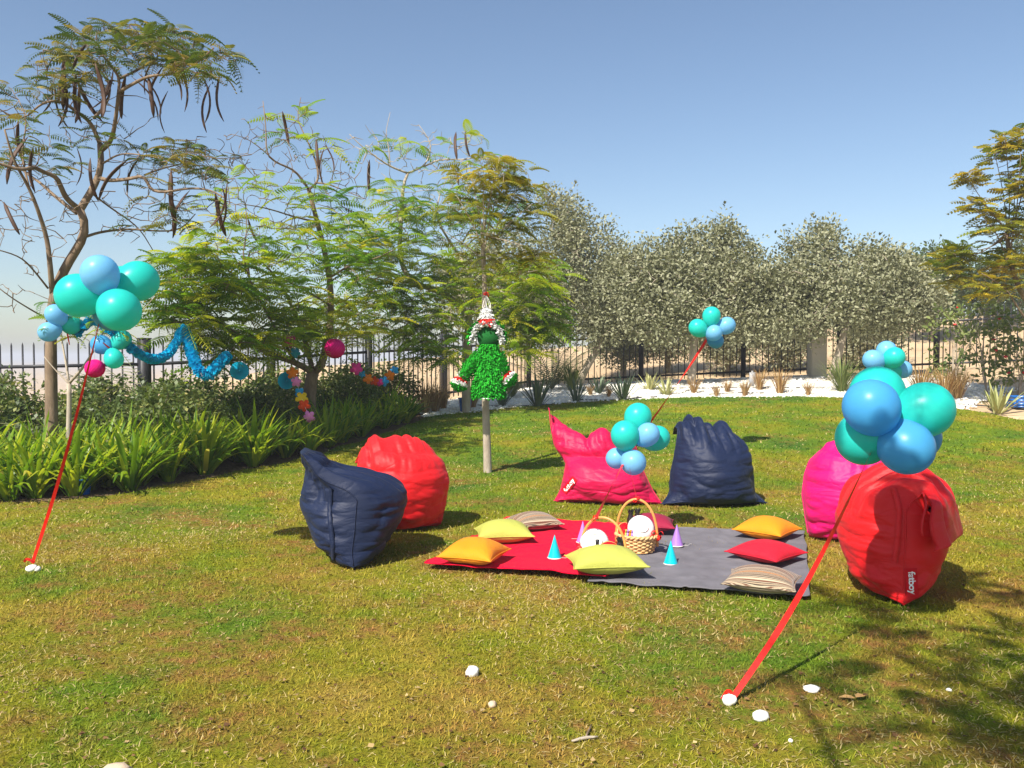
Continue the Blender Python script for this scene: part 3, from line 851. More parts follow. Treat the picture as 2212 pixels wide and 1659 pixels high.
B_ = tree_thing('flame_tree', b, 'spreading flame tree with bright green fronds, forked low in the lily border', wood, fronds_at(leafy, rng, FRONDS, (2, 4), (.36, .54), .15, lambda p: float(np.interp(p[2], [3.2, 4.6], [1, .30])), lambda p: .66 - .03 * (p[2] - 2) + .35 * mnoise.noise(Vector(p * .9))), M['bark'], M['frond'], 'flame trees by the hedge')  # lower fronds coloured lighter to offset the crown's own shade
pods(B_, [P(x, y, DB + rng.normal(0, .4)) for x, y in [(610, 240), (535, 470), (540, 540), (700, 320), (683, 300), (480, 420)]], rng)

# ---- flame tree farther back, crown between the two
rng = np.random.default_rng(14)
DC = 18.3
b = below(P(1008, 870, DC))
limbs = [
    (np.vstack([b, pxline([(1006, 800), (1010, 735), (1014, 690)], DC)]), .10, .085),
    (pxline([(1014, 690), (985, 650), (940, 625), (888, 612), (862, 560), (866, 480), (870, 402), (881, 374)], DC, [0, .2, .2, 0, -.1, -.1, 0, 0]), .080, .030),
    (pxline([(881, 374), (843, 360), (808, 336), (780, 315), (755, 290)], DC, [0, -.2, -.4, -.5, -.6]), .026, .008),
    (pxline([(843, 360), (839, 311), (832, 290), (843, 242)], DC, [-.2, -.2, -.2, -.1]), .014, .005),
    (pxline([(881, 374), (916, 360), (930, 332), (930, 305), (905, 270)], DC, [0, .3, .4, .4, .4]), .024, .007),
    (pxline([(916, 360), (950, 343), (999, 346), (1034, 338), (1072, 350), (1095, 390)], DC, [.3, .2, 0, -.1, -.2, -.3]), .022, .008),
    (pxline([(1014, 690), (1025, 640), (1010, 580), (970, 520), (940, 470), (950, 420)], DC, [0, .2, .3, .4, .5, .5]), .055, .012),
    (pxline([(1020, 650), (1060, 600), (1100, 560), (1140, 540)], DC, [.2, -.1, -.3, -.4]), .030, .008),
    (pxline([(888, 612), (830, 600), (780, 580), (740, 590)], DC, [0, -.3, -.5, -.7]), .030, .008),
]
green = px_cloud([(860, 440, 110, 60, DC - .4, 1.2, 42), (980, 470, 110, 70, DC, 1.2, 58), (880, 560, 130, 70, DC - .5, 1.2, 81), (830, 650, 100, 80, DC - .8, 1.0, 70), (940, 690, 100, 60, DC - .6, .9, 62), (960, 610, 80, 60, DC, 1, 35), (1110, 640, 80, 90, DC - .5, .9, 74), (1170, 600, 60, 60, DC - .5, .8, 31), (900, 740, 70, 45, DC - 1, .6, 31), (1120, 745, 60, 50, DC - .6, .6, 31), (700, 690, 80, 60, DC - 1.5, .9, 42), (960, 770, 50, 35, DC - 1, .5, 20), (1180, 690, 50, 50, DC - .6, .6, 28), (1040, 440, 90, 50, DC, .8, 31), (780, 510, 80, 50, DC - .5, .9, 39)], rng)
upper = px_cloud([(940, 310, 60, 35, DC + .2, .7, 22), (1010, 300, 50, 22, DC, .5, 14), (830, 330, 80, 40, DC - .3, .7, 16), (1060, 360, 60, 40, DC, .6, 18), (950, 390, 80, 40, DC, .8, 26)], rng)
bare = px_cloud([(850, 320, 120, 60, DC, .8, 70), (960, 380, 110, 80, DC, .9, 70), (900, 500, 140, 90, DC, 1, 60)], rng)
wood, tips = grow(limbs, np.vstack([green, upper, bare]), rng, .009, .03, 3.2, .15, 4, first=.9)
leafy = [t for t in tips if np.min(np.linalg.norm(bare - t[0], axis=1)) > 1e-6]
C_ = tree_thing('flame_tree', b, 'flame tree with a pale forked trunk behind the green hanging figure', wood, fronds_at(leafy, rng, FRONDS, (2, 4), (.40, .58), .15, lambda p: float(np.interp(p[2], [3.6, 5.4], [1, .35])), lambda p: .66 - .03 * (p[2] - 2) + .35 * mnoise.noise(Vector(p * .9))), M['bark2'], M['frond'], 'flame trees by the hedge')  # leaf colour lightens lower down, making up for shade inside the crown
pods(C_, [P(x, y, DC - .2) for x, y in [(985, 285), (1005, 282), (798, 345), (975, 360), (700, 310)]], rng, (.9, 1.3))

# ---- slim tree that carries the hanging figure
rng = np.random.default_rng(15)
DE = 11.5
b = below(ground(1054, 1022)); DE = b[1]
trunk_pts = np.vstack([b, pxline([(1052, 960), (1049, 880), (1047, 800), (1046, 700), (1047, 620), (1044, 560), (1042, 500)], DE, [0, .02, .05, .08, .1, .1, .12])])
limbs = [(trunk_pts, .058, .026)]
for (x, y), e in zip([(985, 420), (1010, 350), (1045, 370), (1080, 340), (1120, 400), (1150, 440), (1100, 520), (960, 500), (1130, 530), (1070, 430)], RNG.uniform(-.5, .6, 10)):
    y0 = random.uniform(500, 625)
    limbs.append((pxline([(1044, y0), (1044 + (x - 1044) * .35, y0 + (y - y0) * .45), (x, y)], DE, [.1, e * .4, e]), .012, .004))
at_ = px_cloud([(1060, 380, 90, 60, DE, .6, 40), (1000, 480, 70, 70, DE, .5, 22), (1120, 460, 60, 60, DE, .5, 24), (1140, 560, 50, 40, DE, .4, 16), (1050, 560, 80, 60, DE, .4, 14)], rng)
wood, tips = grow(limbs, at_, rng, .005, -.03, 2, .1, 4, first=.85)
tree_thing('slim_tree', b, 'slim pale-trunked tree in the lawn with a green figure hung from it', wood, fronds_at(tips, rng, FRONDS, (3, 5), (.22, .36), .25, .95, lambda p: .45 + .4 * mnoise.noise(Vector(p * 1.5))), M['bark2'], M['yfrond'])

# ---- silver-leaved trees along the fence
def silver_tree(seed, base_px, D, trunk_px, ells, label, size=(.07, .12), per=(38, 48), spread=.42):
    rng = np.random.default_rng(seed)
    b = below(P(base_px[0], base_px[1], D))
    sprigs = []
    for k in range(12):
        e = ells[rng.integers(0, min(5, len(ells)))]; a = rng.uniform(-.95, .95)
        sprigs.append((e[0] + e[2] * a, e[1] - e[3] * math.sqrt(1 - a * a) * rng.uniform(.9, 1.08), 6, rng.uniform(10, 26), e[4], .35, 4))
    cl = px_cloud(list(ells) + sprigs, rng)
    tr = pxline(trunk_px, D)
    limbs = [(np.vstack([b, tr]), .12, .07)]
    top_ = tr[-1]
    for q in cl[rng.choice(len(cl), 12, replace=False)]:
        limbs.append((np.array([top_, top_ * .5 + q * .5 + np.array([0, 0, .15]), q]), .035, .010))
    wood, tips = grow(limbs, cl, rng, .008, .0, 3, .12, 4, first=.8)
    return tree_thing('silver_tree', b, label, wood, leaves_at(tips, rng, OVAL_LEAF, per, spread, size, .2), M['bark2'], M['silver'], 'silver-leaved trees along the fence')

silver_tree(21, (1060, 860), 24.0, [(1070, 790), (1085, 720), (1100, 640)], [(1080, 590, 110, 90, 24.5, 1.6, 170), (1000, 650, 80, 80, 24.5, 1.3, 90), (1120, 690, 80, 50, 24, 1.2, 70)], 'silver-leaved tree half hidden behind the flame trees')
silver_tree(22, (1246, 840), 23.4, [(1262, 800), (1282, 770), (1296, 740), (1300, 680)], [(1225, 490, 60, 50, 24, 1.2, 55), (1250, 560, 110, 80, 24, 1.6, 170), (1230, 650, 120, 70, 23.5, 1.6, 170), (1310, 660, 80, 70, 23.5, 1.4, 100), (1200, 440, 40, 30, 24, .6, 18), (1310, 705, 80, 38, 22.8, .8, 55), (1180, 715, 70, 35, 23, .8, 45)], 'silver-leaved tree on a thin leaning trunk, the tallest of its row')
silver_tree(23, (1493, 838), 21.8, [(1495, 800), (1498, 750), (1505, 700), (1505, 650)], [(1420, 580, 85, 45, 22.4, 1.3, 80), (1345, 620, 60, 55, 22.6, 1.2, 60), (1500, 585, 100, 50, 22.4, 1.5, 110), (1570, 560, 50, 45, 22.4, 1.0, 50), (1562, 500, 18, 30, 22.4, .4, 14), (1680, 625, 50, 55, 22, 1.2, 55), (1480, 640, 150, 65, 22, 1.8, 190), (1620, 620, 70, 75, 22, 1.3, 100), (1400, 660, 75, 55, 22, 1.2, 80), (1500, 515, 60, 22, 22.4, .8, 26), (1620, 550, 25, 25, 22, .5, 12), (1450, 705, 110, 35, 21.6, 1.0, 80), (1600, 700, 80, 35, 21.6, 1.0, 60)], 'silver-leaved tree with an upright pale trunk beside the blue balloons')
silver_tree(24, (1792, 845), 21.4, [(1802, 800), (1815, 750), (1826, 710), (1835, 660)], [(1775, 535, 50, 40, 22, 1.0, 40), (1830, 605, 160, 62, 22, 1.9, 220), (1850, 660, 170, 50, 21.6, 1.8, 190), (1720, 640, 70, 70, 21.8, 1.3, 90), (1960, 620, 70, 60, 21.8, 1.3, 85), (1900, 555, 55, 24, 22, .8, 24), (2000, 650, 50, 45, 21.8, 1.0, 45), (1715, 530, 25, 22, 22, .5, 10), (1720, 700, 70, 32, 21.4, .9, 50), (1920, 690, 90, 32, 21.4, 1.0, 60)], 'wide silver-leaved tree with a leaning trunk beside the concrete pillar')

rng = np.random.default_rng(28)
for k, (cx, cy, rx, ry, D, lab) in enumerate([(1345, 690, 75, 50, 28.5, 'low silver-leaved tree beyond the fence behind the leaning trunk'), (1440, 680, 70, 55, 29.5, 'low silver-leaved tree beyond the fence beside the upright trunk'), (1570, 690, 75, 50, 28, 'low silver-leaved tree beyond the fence behind the floating balloons'), (1690, 690, 70, 55, 28.5, 'low silver-leaved tree beyond the fence next to the pillar'), (1880, 695, 85, 50, 28, 'low silver-leaved tree beyond the fence behind the leaning pillar-side tree')]):
    silver_tree(240 + k, (cx, 800, 0)[:2], D, [(cx + 3, 770), (cx - 4, 735)], [(cx, cy, rx, ry, D, 1.5, 150), (cx, cy + 38, rx * .9, ry * .6, D - .3, 1.2, 70), (cx, cy + 72, rx * .8, 26, D - .4, 1.0, 50)], lab)

# ---- loose yellow-green tree at the right edge
rng = np.random.default_rng(31)
DY = 16.5
b = below(P(2290, 800, DY))
limbs = [(np.vstack([b, pxline([(2260, 700), (2222, 660), (2195, 610), (2180, 560), (2175, 500)], DY)]), .075, .038),
         (pxline([(2260, 720), (2215, 690), (2190, 650), (2170, 620), (2120, 590)], DY, [0, -.2, -.3, -.4, -.5]), .030, .008)]
for (x, y) in [(2090, 385), (2105, 450), (2150, 335), (2170, 290), (2205, 330), (2080, 540), (2190, 400), (2230, 280), (2050, 560), (2250, 420), (2140, 640)]:
    limbs.append((pxline([(2178, 520 + random.uniform(-25, 60)), ((2178 + x) / 2 + 8, (500 + y) / 2 + 20), (x, y)], DY, [0, random.uniform(-.4, .4), random.uniform(-.7, .7)]), .016, .005))
at_ = px_cloud([(2105, 385, 32, 18, DY, .4, 12), (2110, 450, 35, 20, DY, .4, 14), (2160, 330, 35, 22, DY, .5, 16), (2185, 300, 30, 18, DY, .4, 10), (2160, 480, 60, 50, DY, .8, 40), (2075, 545, 40, 25, DY, .5, 18), (2050, 570, 35, 25, DY, .5, 14), (2180, 560, 60, 40, DY, .7, 30), (2130, 620, 70, 30, DY, .7, 26), (2200, 410, 30, 40, DY, .5, 22), (2060, 610, 25, 25, DY, .3, 8), (2250, 380, 40, 90, DY, .8, 40)], rng)
wood, tips = grow(limbs, at_, rng, .006, 0, 2.5, .1, 4, first=.85)
tree_thing('yellow_tree', b, 'loose tree with tufts of yellow-green leaves on long bare branches', wood, fronds_at(tips, rng, PINNATE, (3, 5), (.24, .40), .2, 1), M['bark'], M['yfrond'])

# ---- green trees beyond the fence at the right
for sd, (cx, cy, rx, ry, D), lab in [(41, (2010, 595, 75, 65, 36), 'round green tree beyond the fence, next to the wide silver tree'), (42, (2130, 610, 90, 55, 39), 'low green tree beyond the fence, behind the yellow tree'), (43, (2230, 570, 80, 85, 42), 'larger green tree beyond the fence, behind the yellow tree')]:
    rng = np.random.default_rng(sd)
    b = below(P(cx, 760, D))
    cl = px_cloud([(cx, cy, rx, ry, D, 2.2, 170), (cx, cy + 45, rx * 1.1, ry * .7, D, 2.2, 120)], rng)
    wood, tips = grow([(np.array([b, P(cx + 5, 700, D), P(cx, 640, D)]), .16, .08)], cl, rng, .012, 0, 4, .12, 4, first=.8)
    tree_thing('green_tree', b, lab, wood, leaves_at(tips, rng, OVAL_LEAF, (22, 30), .5, (.11, .2), .2), M['bark'], M['fartree'], 'green trees beyond the fence')

# ---- tree behind the viewer that shades the right foreground
rng = np.random.default_rng(51)
b = np.array([-.3, -1.7, -.1])
limbs = [(np.array([b, b + (0, .1, 1.6), b + (.1, .2, 2.6)]), .11, .08)]
for a in np.linspace(0, 6.28, 7)[:-1]:
    limbs.append((np.array([b + (.1, .2, 2.5), b + (1.0 * math.cos(a), 1.0 * math.sin(a), 3.6), b + (2.1 * math.cos(a) + .3, 2.1 * math.sin(a) + .3, 4.6)]), .045, .012))
cl = b + np.column_stack([rng.normal(1.75, 1.15, 115), rng.normal(1.7, .9, 115), rng.uniform(3.7, 5.4, 115)])
wood, tips = grow(limbs, cl, rng, .009, 0, 3, .15, 4, first=.9)
tree_thing('flame_tree', b, 'flame tree behind the viewer whose shade mottles the lawn', wood, fronds_at(tips, rng, FRONDS, (3, 5), (.34, .5), .2, 1), M['bark'], M['frond'], 'flame trees by the hedge')
# ================================================================== border plants
def strap_clump(seed, n, h, spread, w, stiff=1.0, segs=5, rr=(0, .9), basew=.6):
    """clump of strap leaves, base at origin"""
    r = np.random.default_rng(seed); mb = MB()
    for k in range(n):
        a = r.uniform(0, 6.28); d = np.array([math.cos(a), math.sin(a), 0]); sd = np.array([-d[1], d[0], 0])
        L = h * r.uniform(.65, 1.15); lean = r.uniform(.08, .75) * spread; bend = r.uniform(.1, .9) / stiff
        p = d * r.uniform(0, .07) ; ang = lean; pts = [p]
        for i in range(segs):
            ang = ang + bend * ((i + 1) / segs) ** 1.5 * .6
            p = p + L / segs * (d * math.sin(ang) + np.array([0, 0, math.cos(ang)])); pts.append(p)
        pts = np.array(pts); t = np.linspace(0, 1, segs + 1)
        ww = w * r.uniform(.8, 1.2) * np.interp(t, [0, .3, .7, 1], [basew, 1, .9, .06])
        nrm = np.cross(np.gradient(pts, axis=0), sd); nrm /= np.linalg.norm(nrm, axis=1)[:, None] + 1e-9
        V = np.stack([pts - sd * ww[:, None] * .5 + nrm * ww[:, None] * -.12, pts, pts + sd * ww[:, None] * .5 + nrm * ww[:, None] * -.12], 1).reshape(-1, 3)
        i = np.arange(segs)[:, None] * 3; j = np.arange(2)[None]
        Q = np.stack([i + j, i + j + 1, i + 3 + j + 1, i + 3 + j], -1).reshape(-1, 4)
        mb.put(V, Q, rnd=r.uniform(*rr) if r.random() > .04 else 1.0)
    return mb

LILY = []
for s in range(8):
    me = strap_clump(100 + s, 62, .82, 1.05, .054).mesh('strap_lily'); me.materials.append(M['lily']); LILY.append(me)
rng = np.random.default_rng(61)
BL = BORDER[(BORDER[:, 0] > -8.2)]
BL = BL[: np.argmin(np.linalg.norm(BL - np.array([-1.75, 17.4]), axis=1)) + 1]
BL = resample(BL, 300)
seg = np.gradient(BL, axis=0); nrm = np.stack([-seg[:, 1], seg[:, 0]], 1); nrm /= np.linalg.norm(nrm, axis=1)[:, None]
L_tot = np.sum(np.linalg.norm(np.diff(BL, axis=0), axis=1))
lab_row = ['front row by the lawn', 'second row', 'third row', 'back row by the shrubs']
for row, (o_, stepm) in enumerate([(.28, .44), (.70, .46), (1.15, .5), (1.6, .55)]):
    for t in np.arange(.1, L_tot, stepm):
        k = int(np.clip(t / L_tot * 299 + rng.normal(0, 4), 0, 299))
        p = BL[k] + nrm[k] * (o_ + rng.normal(0, .07))
        if row == 3 and p[1] > 13.5: continue
        o = add('strap_lily', LILY[rng.integers(0, 8)])
        s = rng.uniform(.88, 1.12) * (1.0 if p[1] < 13 else .88)
        o.location = (p[0], p[1], zt(*p) - .01); o.rotation_euler[2] = rng.uniform(0, 6.28); o.scale = (s, s, s * rng.uniform(.92, 1.08))
        reg = 'below the tall bent flame tree' if p[0] < -4.6 else 'below the sagging tissue garland' if p[1] < 12 else 'before the spreading flame tree' if p[1] < 15 else 'towards the straw tufts'
        tag(o, 'strap-leaved lily clump ' + reg + ', ' + lab_row[row], 'lily', 'strap-leaved lilies bordering the lawn')

# leafy shrubs between the lilies and the fence
SHRUB = []
for s in range(4):
    r = np.random.default_rng(200 + s)
    u = r.normal(size=(150, 3)); u /= np.linalg.norm(u, axis=1)[:, None]; u *= r.random(150)[:, None] ** (1 / 2.6)
    u[:, 2] = np.abs(u[:, 2]) 
    c = u * np.array([.75, .62, 1.2]) + np.array([0, 0, .06])
    wood = MB()
    for q in c[r.choice(150, 26)]:
        wood.tube(bez(np.array([r.normal(0, .06), r.normal(0, .06), 0]), q * np.array([.35, .35, .6]), q, 5), np.linspace(.011, .004, 5), 4, cap=False)
    wm = wood.mesh('stems'); wm.materials.append(M['bark'])
    cm = leaves_at([(q, None) for q in c], r, SMALL_LEAF, (22, 30), .17, (.055, .095), .3); cm.materials.append(M['hedge'])
    SHRUB.append((wm, cm))
rng = np.random.default_rng(62)
sh = [(-8.3, 11.9, 1.0), (-7.4, 12.4, 1.05), (-7.2, 11.2, .9), (-6.7, 13.3, 1.05), (-6.3, 12.2, .95), (-5.6, 13.6, 1.05), (-5.3, 12.3, .95), (-4.7, 12.9, .9), (-4.9, 14.3, 1.0), (-4.3, 15.3, 1.0), (-4.05, 14.0, .85), (-3.7, 16.4, .95), (-3.2, 17.6, .95), (-3.0, 16.4, .85), (-2.7, 18.6, .95), (-6.9, 14.3, 1.0), (-5.8, 14.9, 1.0), (-4.6, 16.5, 1.0), (-8.5, 13.2, 1.0), (-9.3, 12.4, 1.0), (-3.5, 18.2, 1.0)]
for x, y, s in sh:
    t = thing('leafy_shrub', (x, y, zt(x, y) - .02), 'dense small-leaved shrub of the hedge ' + ('behind the tall bent flame tree' if x < -6.5 else 'below the sagging tissue garland' if y < 13.7 and x < -4.6 else 'around the spreading flame tree' if y < 16 else 'behind the far end of the lilies'), 'shrub', 'shrubs in the hedge along the fence', rng.uniform(0, 6.28))
    t.scale = (s * 1.12, s * 1.12, s * rng.uniform(.92, 1.05))
    wm, cm = SHRUB[rng.integers(0, 4)]
    add('stems', wm, None, t); add('foliage', cm, None, t)

# feather-leaved fronds: palms and a cycad
def palm(name, loc, label, n, L, mat, seed, up=(.2, 1.1), pairs=22, lw=.022, ll=.32, cat='palm', droop=.5):
    r = np.random.default_rng(seed); t = thing(name, loc, label, cat)
    for k in range(n):
        mb = MB(); a = k * 2.4 + r.normal(0, .2); d = np.array([math.cos(a), math.sin(a), 0]); el = r.uniform(*up)
        Lk = L * r.uniform(.8, 1.1); m = 10; pts = [np.zeros(3)]; e = el
        for i in range(m):
            e -= droop / m * (1 + i / m); pts.append(pts[-1] + Lk / m * (d * math.cos(e) + np.array([0, 0, math.sin(e)])))
        pts = np.array(pts); mb.tube(pts, np.linspace(.014, .004, m + 1), 4, rnd=.6)
        sd = np.array([-d[1], d[0], 0])
        for i in range(pairs):
            u = .12 + .86 * i / pairs; p = np.array([np.interp(u * m, np.arange(m + 1), pts[:, q]) for q in range(3)])
            tg = pts[min(m, int(u * m) + 1)] - pts[int(u * m)]; tg /= np.linalg.norm(tg)
            nn = np.cross(sd, tg)
            for s in (-1, 1):
                ln = ll * math.sin(math.pi * (.15 + .8 * u)) * r.uniform(.85, 1.1)
                o_ = s * sd * .75 + tg * .6 + nn * .28 + np.array([0, 0, -.08]); o_ /= np.linalg.norm(o_)
                wv = np.cross(o_, nn); wv /= np.linalg.norm(wv); wv *= lw
                mb.put([p - wv * .4, p + wv * .4, p + o_ * ln * .6 + wv * .5, p + o_ * ln, p + o_ * ln * .6 - wv * .5], np.array([[0, 1, 2, 4]]), np.array([[4, 2, 3]]), rnd=r.random())
        mb.build('frond', mat, t)
    return t
p = P(345, 900, 14.2); palm('date_palm', (p[0], p[1], zt(p[0], p[1])), 'young date palm with thin grey-green fronds against the fence beside the garland', 16, 2.0, M['palm'], 301, (.5, 1.35))
p = ground(1193, 842); palm('date_palm', (p[0], 22.0, zt(p[0], 22)), 'small grey-green date palm by the fence near the leaning silver tree', 14, 1.7, M['palm'], 302, (.8, 1.45))
p = P(172, 1020, 11.3); palm('cycad', (p[0], p[1], zt(p[0], p[1]) + .2), 'cycad with broad pale fronds behind the flame tree trunk', 11, 1.05, M['cycad'], 303, (.15, 1.0), 11, .075, .26, 'cycad')
p = P(300, 1000, 11.6); palm('cycad', (p[0], p[1], zt(p[0], p[1]) + .12), 'low cycad with arching pale fronds among the lilies and shrubs', 10, 1.0, M['cycad'], 304, (.1, .8), 11, .075, .24, 'cycad')

# gravel-bed plants
AG = []
for s in range(3):
    me = strap_clump(400 + s, 30, .62, 1.15, .050, 4.0, 4, (0, 1), 1.0).mesh('agave'); me.materials.append(M['agave']); AG.append(me)
me = strap_clump(410, 30, .58, 1.25, .055, 4.0, 4, (0, 1), 1.0).mesh('agave'); me.materials.append(M['agave2']); AG2 = me
def put_plant(name, me, px, py, s, label, cat, group=None, rz=None):
    g = ground(px, py); o = add(name, me); o.location = (g[0], g[1], zt(g[0], g[1]) - .01); o.scale = (s, s, s); o.rotation_euler[2] = random.uniform(0, 6.28) if rz is None else rz
    return tag(o, label, cat, group)
ga = 'agaves in the gravel bed'
put_plant('agave', AG[0], 1083, 877, .95, 'dark agave next to the hanging figure, by the foot of the palm', 'agave', ga)
put_plant('agave', AG[1], 1160, 878, 1.2, 'largest dark blue-green agave at the lawn edge in tree shade', 'agave', ga)
put_plant('agave', AG[2], 1244, 868, .95, 'dark agave at the foot of the leaning trunk', 'agave', ga)
put_plant('agave', AG[0], 1293, 850, .85, 'dark agave set back in the gravel between dry tufts', 'agave', ga)
put_plant('agave', AG[1], 1347, 864, 1.05, 'dark agave at the lawn edge beside the pale agaves', 'agave', ga)
put_plant('agave', AG2, 1404, 842, .85, 'pale yellow-green agave set back in the white gravel', 'agave', ga)
put_plant('agave', AG2, 1440, 853, .8, 'pale yellow-green agave crossed by the red ribbon', 'agave', ga)
put_plant('agave', AG2, 2155, 892, 1.05, 'pale striped agave on the sand by the blue crate', 'agave', ga)
DG = []
for s in range(3):
    me = strap_clump(420 + s, 120, .58, .62, .012, 1.3, 4, (0, 1), .8).mesh('dry_grass_tuft'); me.materials.append(M['drygrass']); DG.append(me)
me = strap_clump(430, 200, .9, .9, .014, 1.1, 5, (0, 1), .8).mesh('grass_clump'); me.materials.append(M['greengrass']); GG = me
gd = 'dry grass tufts in the gravel bed'
for k, (px, py, s, lab) in enumerate([(1275, 853, .5, 'small dry grass tuft between two dark agaves'), (1315, 857, .55, 'small dry grass tuft beside the set-back agave'), (1499, 850, .8, 'golden dry grass tuft at the foot of the pale upright trunk'), (1548, 855, .5, 'small thin dry tuft at the lawn edge'), (1571, 848, .62, 'low reddish dry tuft in the white gravel'), (1609, 854, .7, 'reddish dry grass tuft at the lawn edge'), (1640, 842, .95, 'bushy golden dry tuft before the fence'), (1685, 850, 1.1, 'tallest golden dry grass tuft in the white gravel'), (1746, 853, .6, 'thin dry tuft before the concrete pillar'), (1868, 858, .9, 'brown dry tuft beside the green grass clump'), (1905, 850, .9, 'brown dry tuft behind the balloons')]):
    put_plant('dry_grass_tuft', DG[k % 3], px, py, s, lab, 'dry grass', gd)
for k, (px, py, s) in enumerate([(918, 893, 1.35), (940, 890, 1.2), (958, 884, .9)]):
    put_plant('dry_grass_tuft', DG[k], px, py, s, 'tall straw-coloured dry tuft at the end of the lilies', 'dry grass', 'straw tufts at the end of the lilies')
put_plant('dry_grass_tuft', DG[1], 1020, 882, 1.1, 'brown dry tuft behind the blue pot', 'dry grass', gd)
for px, py, s, lab in [(1990, 865, 1.4, 'brown dry brush before the flowering shrubs'), (2040, 868, 1.4, 'brown dry brush beside the fence post'), (2070, 862, 1.2, 'brown dry brush at the foot of the flowering shrub')]:
    put_plant('dry_grass_tuft', DG[2], px, py, s, lab, 'dry grass', 'brown brush by the fence')
put_plant('grass_clump', GG, 1818, 846, 1.05, 'tall green grass clump beside the pillar', 'grass')
put_plant('grass_clump', GG, 1235, 842, 1.0, 'olive grass clump under the silver trees beside the leaning trunk', 'grass')
put_plant('grass_clump', GG, 1105, 858, .8, 'dark grass clump behind the hanging figure', 'grass')

# flowering shrubs at the right
rng = np.random.default_rng(71)
for px, py, D, h, w, lab in [(2062, 850, 19.6, 1.9, 50, 'leafy open shrub with red flowers beside the fence post'), (2132, 850, 18.6, 2.1, 45, 'taller open shrub with red flowers before the fence'), (2200, 850, 18.2, 1.7, 50, 'yellowish open shrub at the end of the sand bed')]:
    b = P(px, 860, D); b[2] = zt(b[0], b[1]) - .03
    py0 = CY - 0
    cl = []
    for k in range(48):
        z = b[2] + h * rng.uniform(.18, 1) ; r_ = .62 * math.sqrt(rng.random()); a = rng.uniform(0, 6.28)
        cl.append((b[0] + r_ * math.cos(a), b[1] + .7 * r_ * math.sin(a), z))
    cl = np.array(cl)
    limbs = [(np.array([b, b + (rng.normal(0, .1), rng.normal(0, .1), h * .35), b + (rng.normal(0, .35), rng.normal(0, .2), h * .8)]), .014, .005) for _ in range(6)]
    wood, tips = grow(limbs, cl, rng, .005, 0, 2, .1, 4)
    t = tree_thing('flowering_shrub', b, lab, wood, leaves_at(tips, rng, OVAL_LEAF, (7, 12), .13, (.09, .15), .1), M['bark2'], M['greengrass'], 'flowering shrubs at the right', 'shrub')
    for q in tips[::16]:
        mb = MB(); mb.lathe([(0, -.03), (.04, -.01), (.045, .02), (0, .035)], 8, q[0] + np.array([0, -.08, .04]) - b); mb.build('flower', M['redplastic'], t)

# black irrigation hoses
for pts, lab in [([(1250, 864), (1330, 866), (1380, 860), (1420, 858)], 'black irrigation hose along the shaded lawn edge'), ([(1480, 846), (1500, 840), (1540, 842), (1560, 836)], 'short black hose curling by the upright trunk'), ([(1530, 853), (1570, 851), (1600, 849), (1650, 850)], 'black irrigation hose between the dry tufts'), ([(1390, 840), (1500, 839), (1600, 838), (1700, 838), (1780, 840)], 'black irrigation hose across the white gravel'), ([(1030, 876), (1100, 880), (1200, 874)], 'black irrigation hose behind the slim tree'), ([(2030, 872), (2090, 876), (2160, 880), (2220, 884)], 'black irrigation hose on the sand bed')]:
    w = chaikin(np.array([ground(*q) for q in pts]), 3); w[:, 2] = terrain(w[:, 0], w[:, 1]) + .012
    mb = MB(); mb.tube(w, .014, 6); tag(mb.build('irrigation_hose', M['hose']), lab, 'hose')
# blue pots, crate, grey marker
def pot(px, py, s, lab):
    g = ground(px, py); t = thing('glazed_pot', (g[0], g[1], zt(g[0], g[1]) - .005), lab, 'pot')
    mb = MB(); mb.lathe([(0, 0), (.105, 0), (.115, .02), (.14, .2), (.135, .27), (.155, .285), (.155, .31), (.135, .31), (.12, .26), (0, .24)], 24); mb.build('bowl', M['bluepot'], t)
    mb = MB(); mb.lathe([(.163, .287), (.168, .297), (.163, .311)], 24); mb.build('rim', M['bluepot'], t)
    t.scale = (s, s, s)
pot(1005, 889, 1.0, 'small blue glazed pot at the gravel edge')
pot(180, 1068, .62, 'blue glazed pot half hidden under the lilies')
g = ground(2212, 880); t = thing('crate', (g[0], g[1], zt(g[0], g[1])), 'blue plastic crate on the sand by the pale agave', 'crate')
mb = MB(); mb.box((0, 0, .02), (.5, .35, .03)); mb.build('base', M['bluepot'], t, False)
for k, z in enumerate((.07, .14, .21)):
    for s, (sx, sy) in (((0, -.165), (.5, .02)), ((0, .165), (.5, .02)), ((-.24, 0), (.02, .31)), ((.24, 0), (.02, .31))):
        mb = MB(); mb.box((s[0], s[1], z), (sx, sy, .045)); mb.build('slat', M['bluepot'], t, False)
for sx in (-1, 1):
    for sy in (-1, 1):
        mb = MB(); mb.box((sx * .238, sy * .163, .12), (.03, .03, .24)); mb.build('corner_post', M['bluepot'], t, False)
g = ground(1633, 838); t = thing('marker_post', (g[0], g[1] + .3, zt(g[0], g[1]) - .02), 'short grey marker post before the fence', 'post')
mb = MB(); mb.box((0, 0, .2), (.16, .03, .4)); mb.build('board', M['grey'], t, False); mb = MB(); mb.box((0, .03, .22), (.04, .03, .44)); mb.build('stake', M['grey'], t, False)

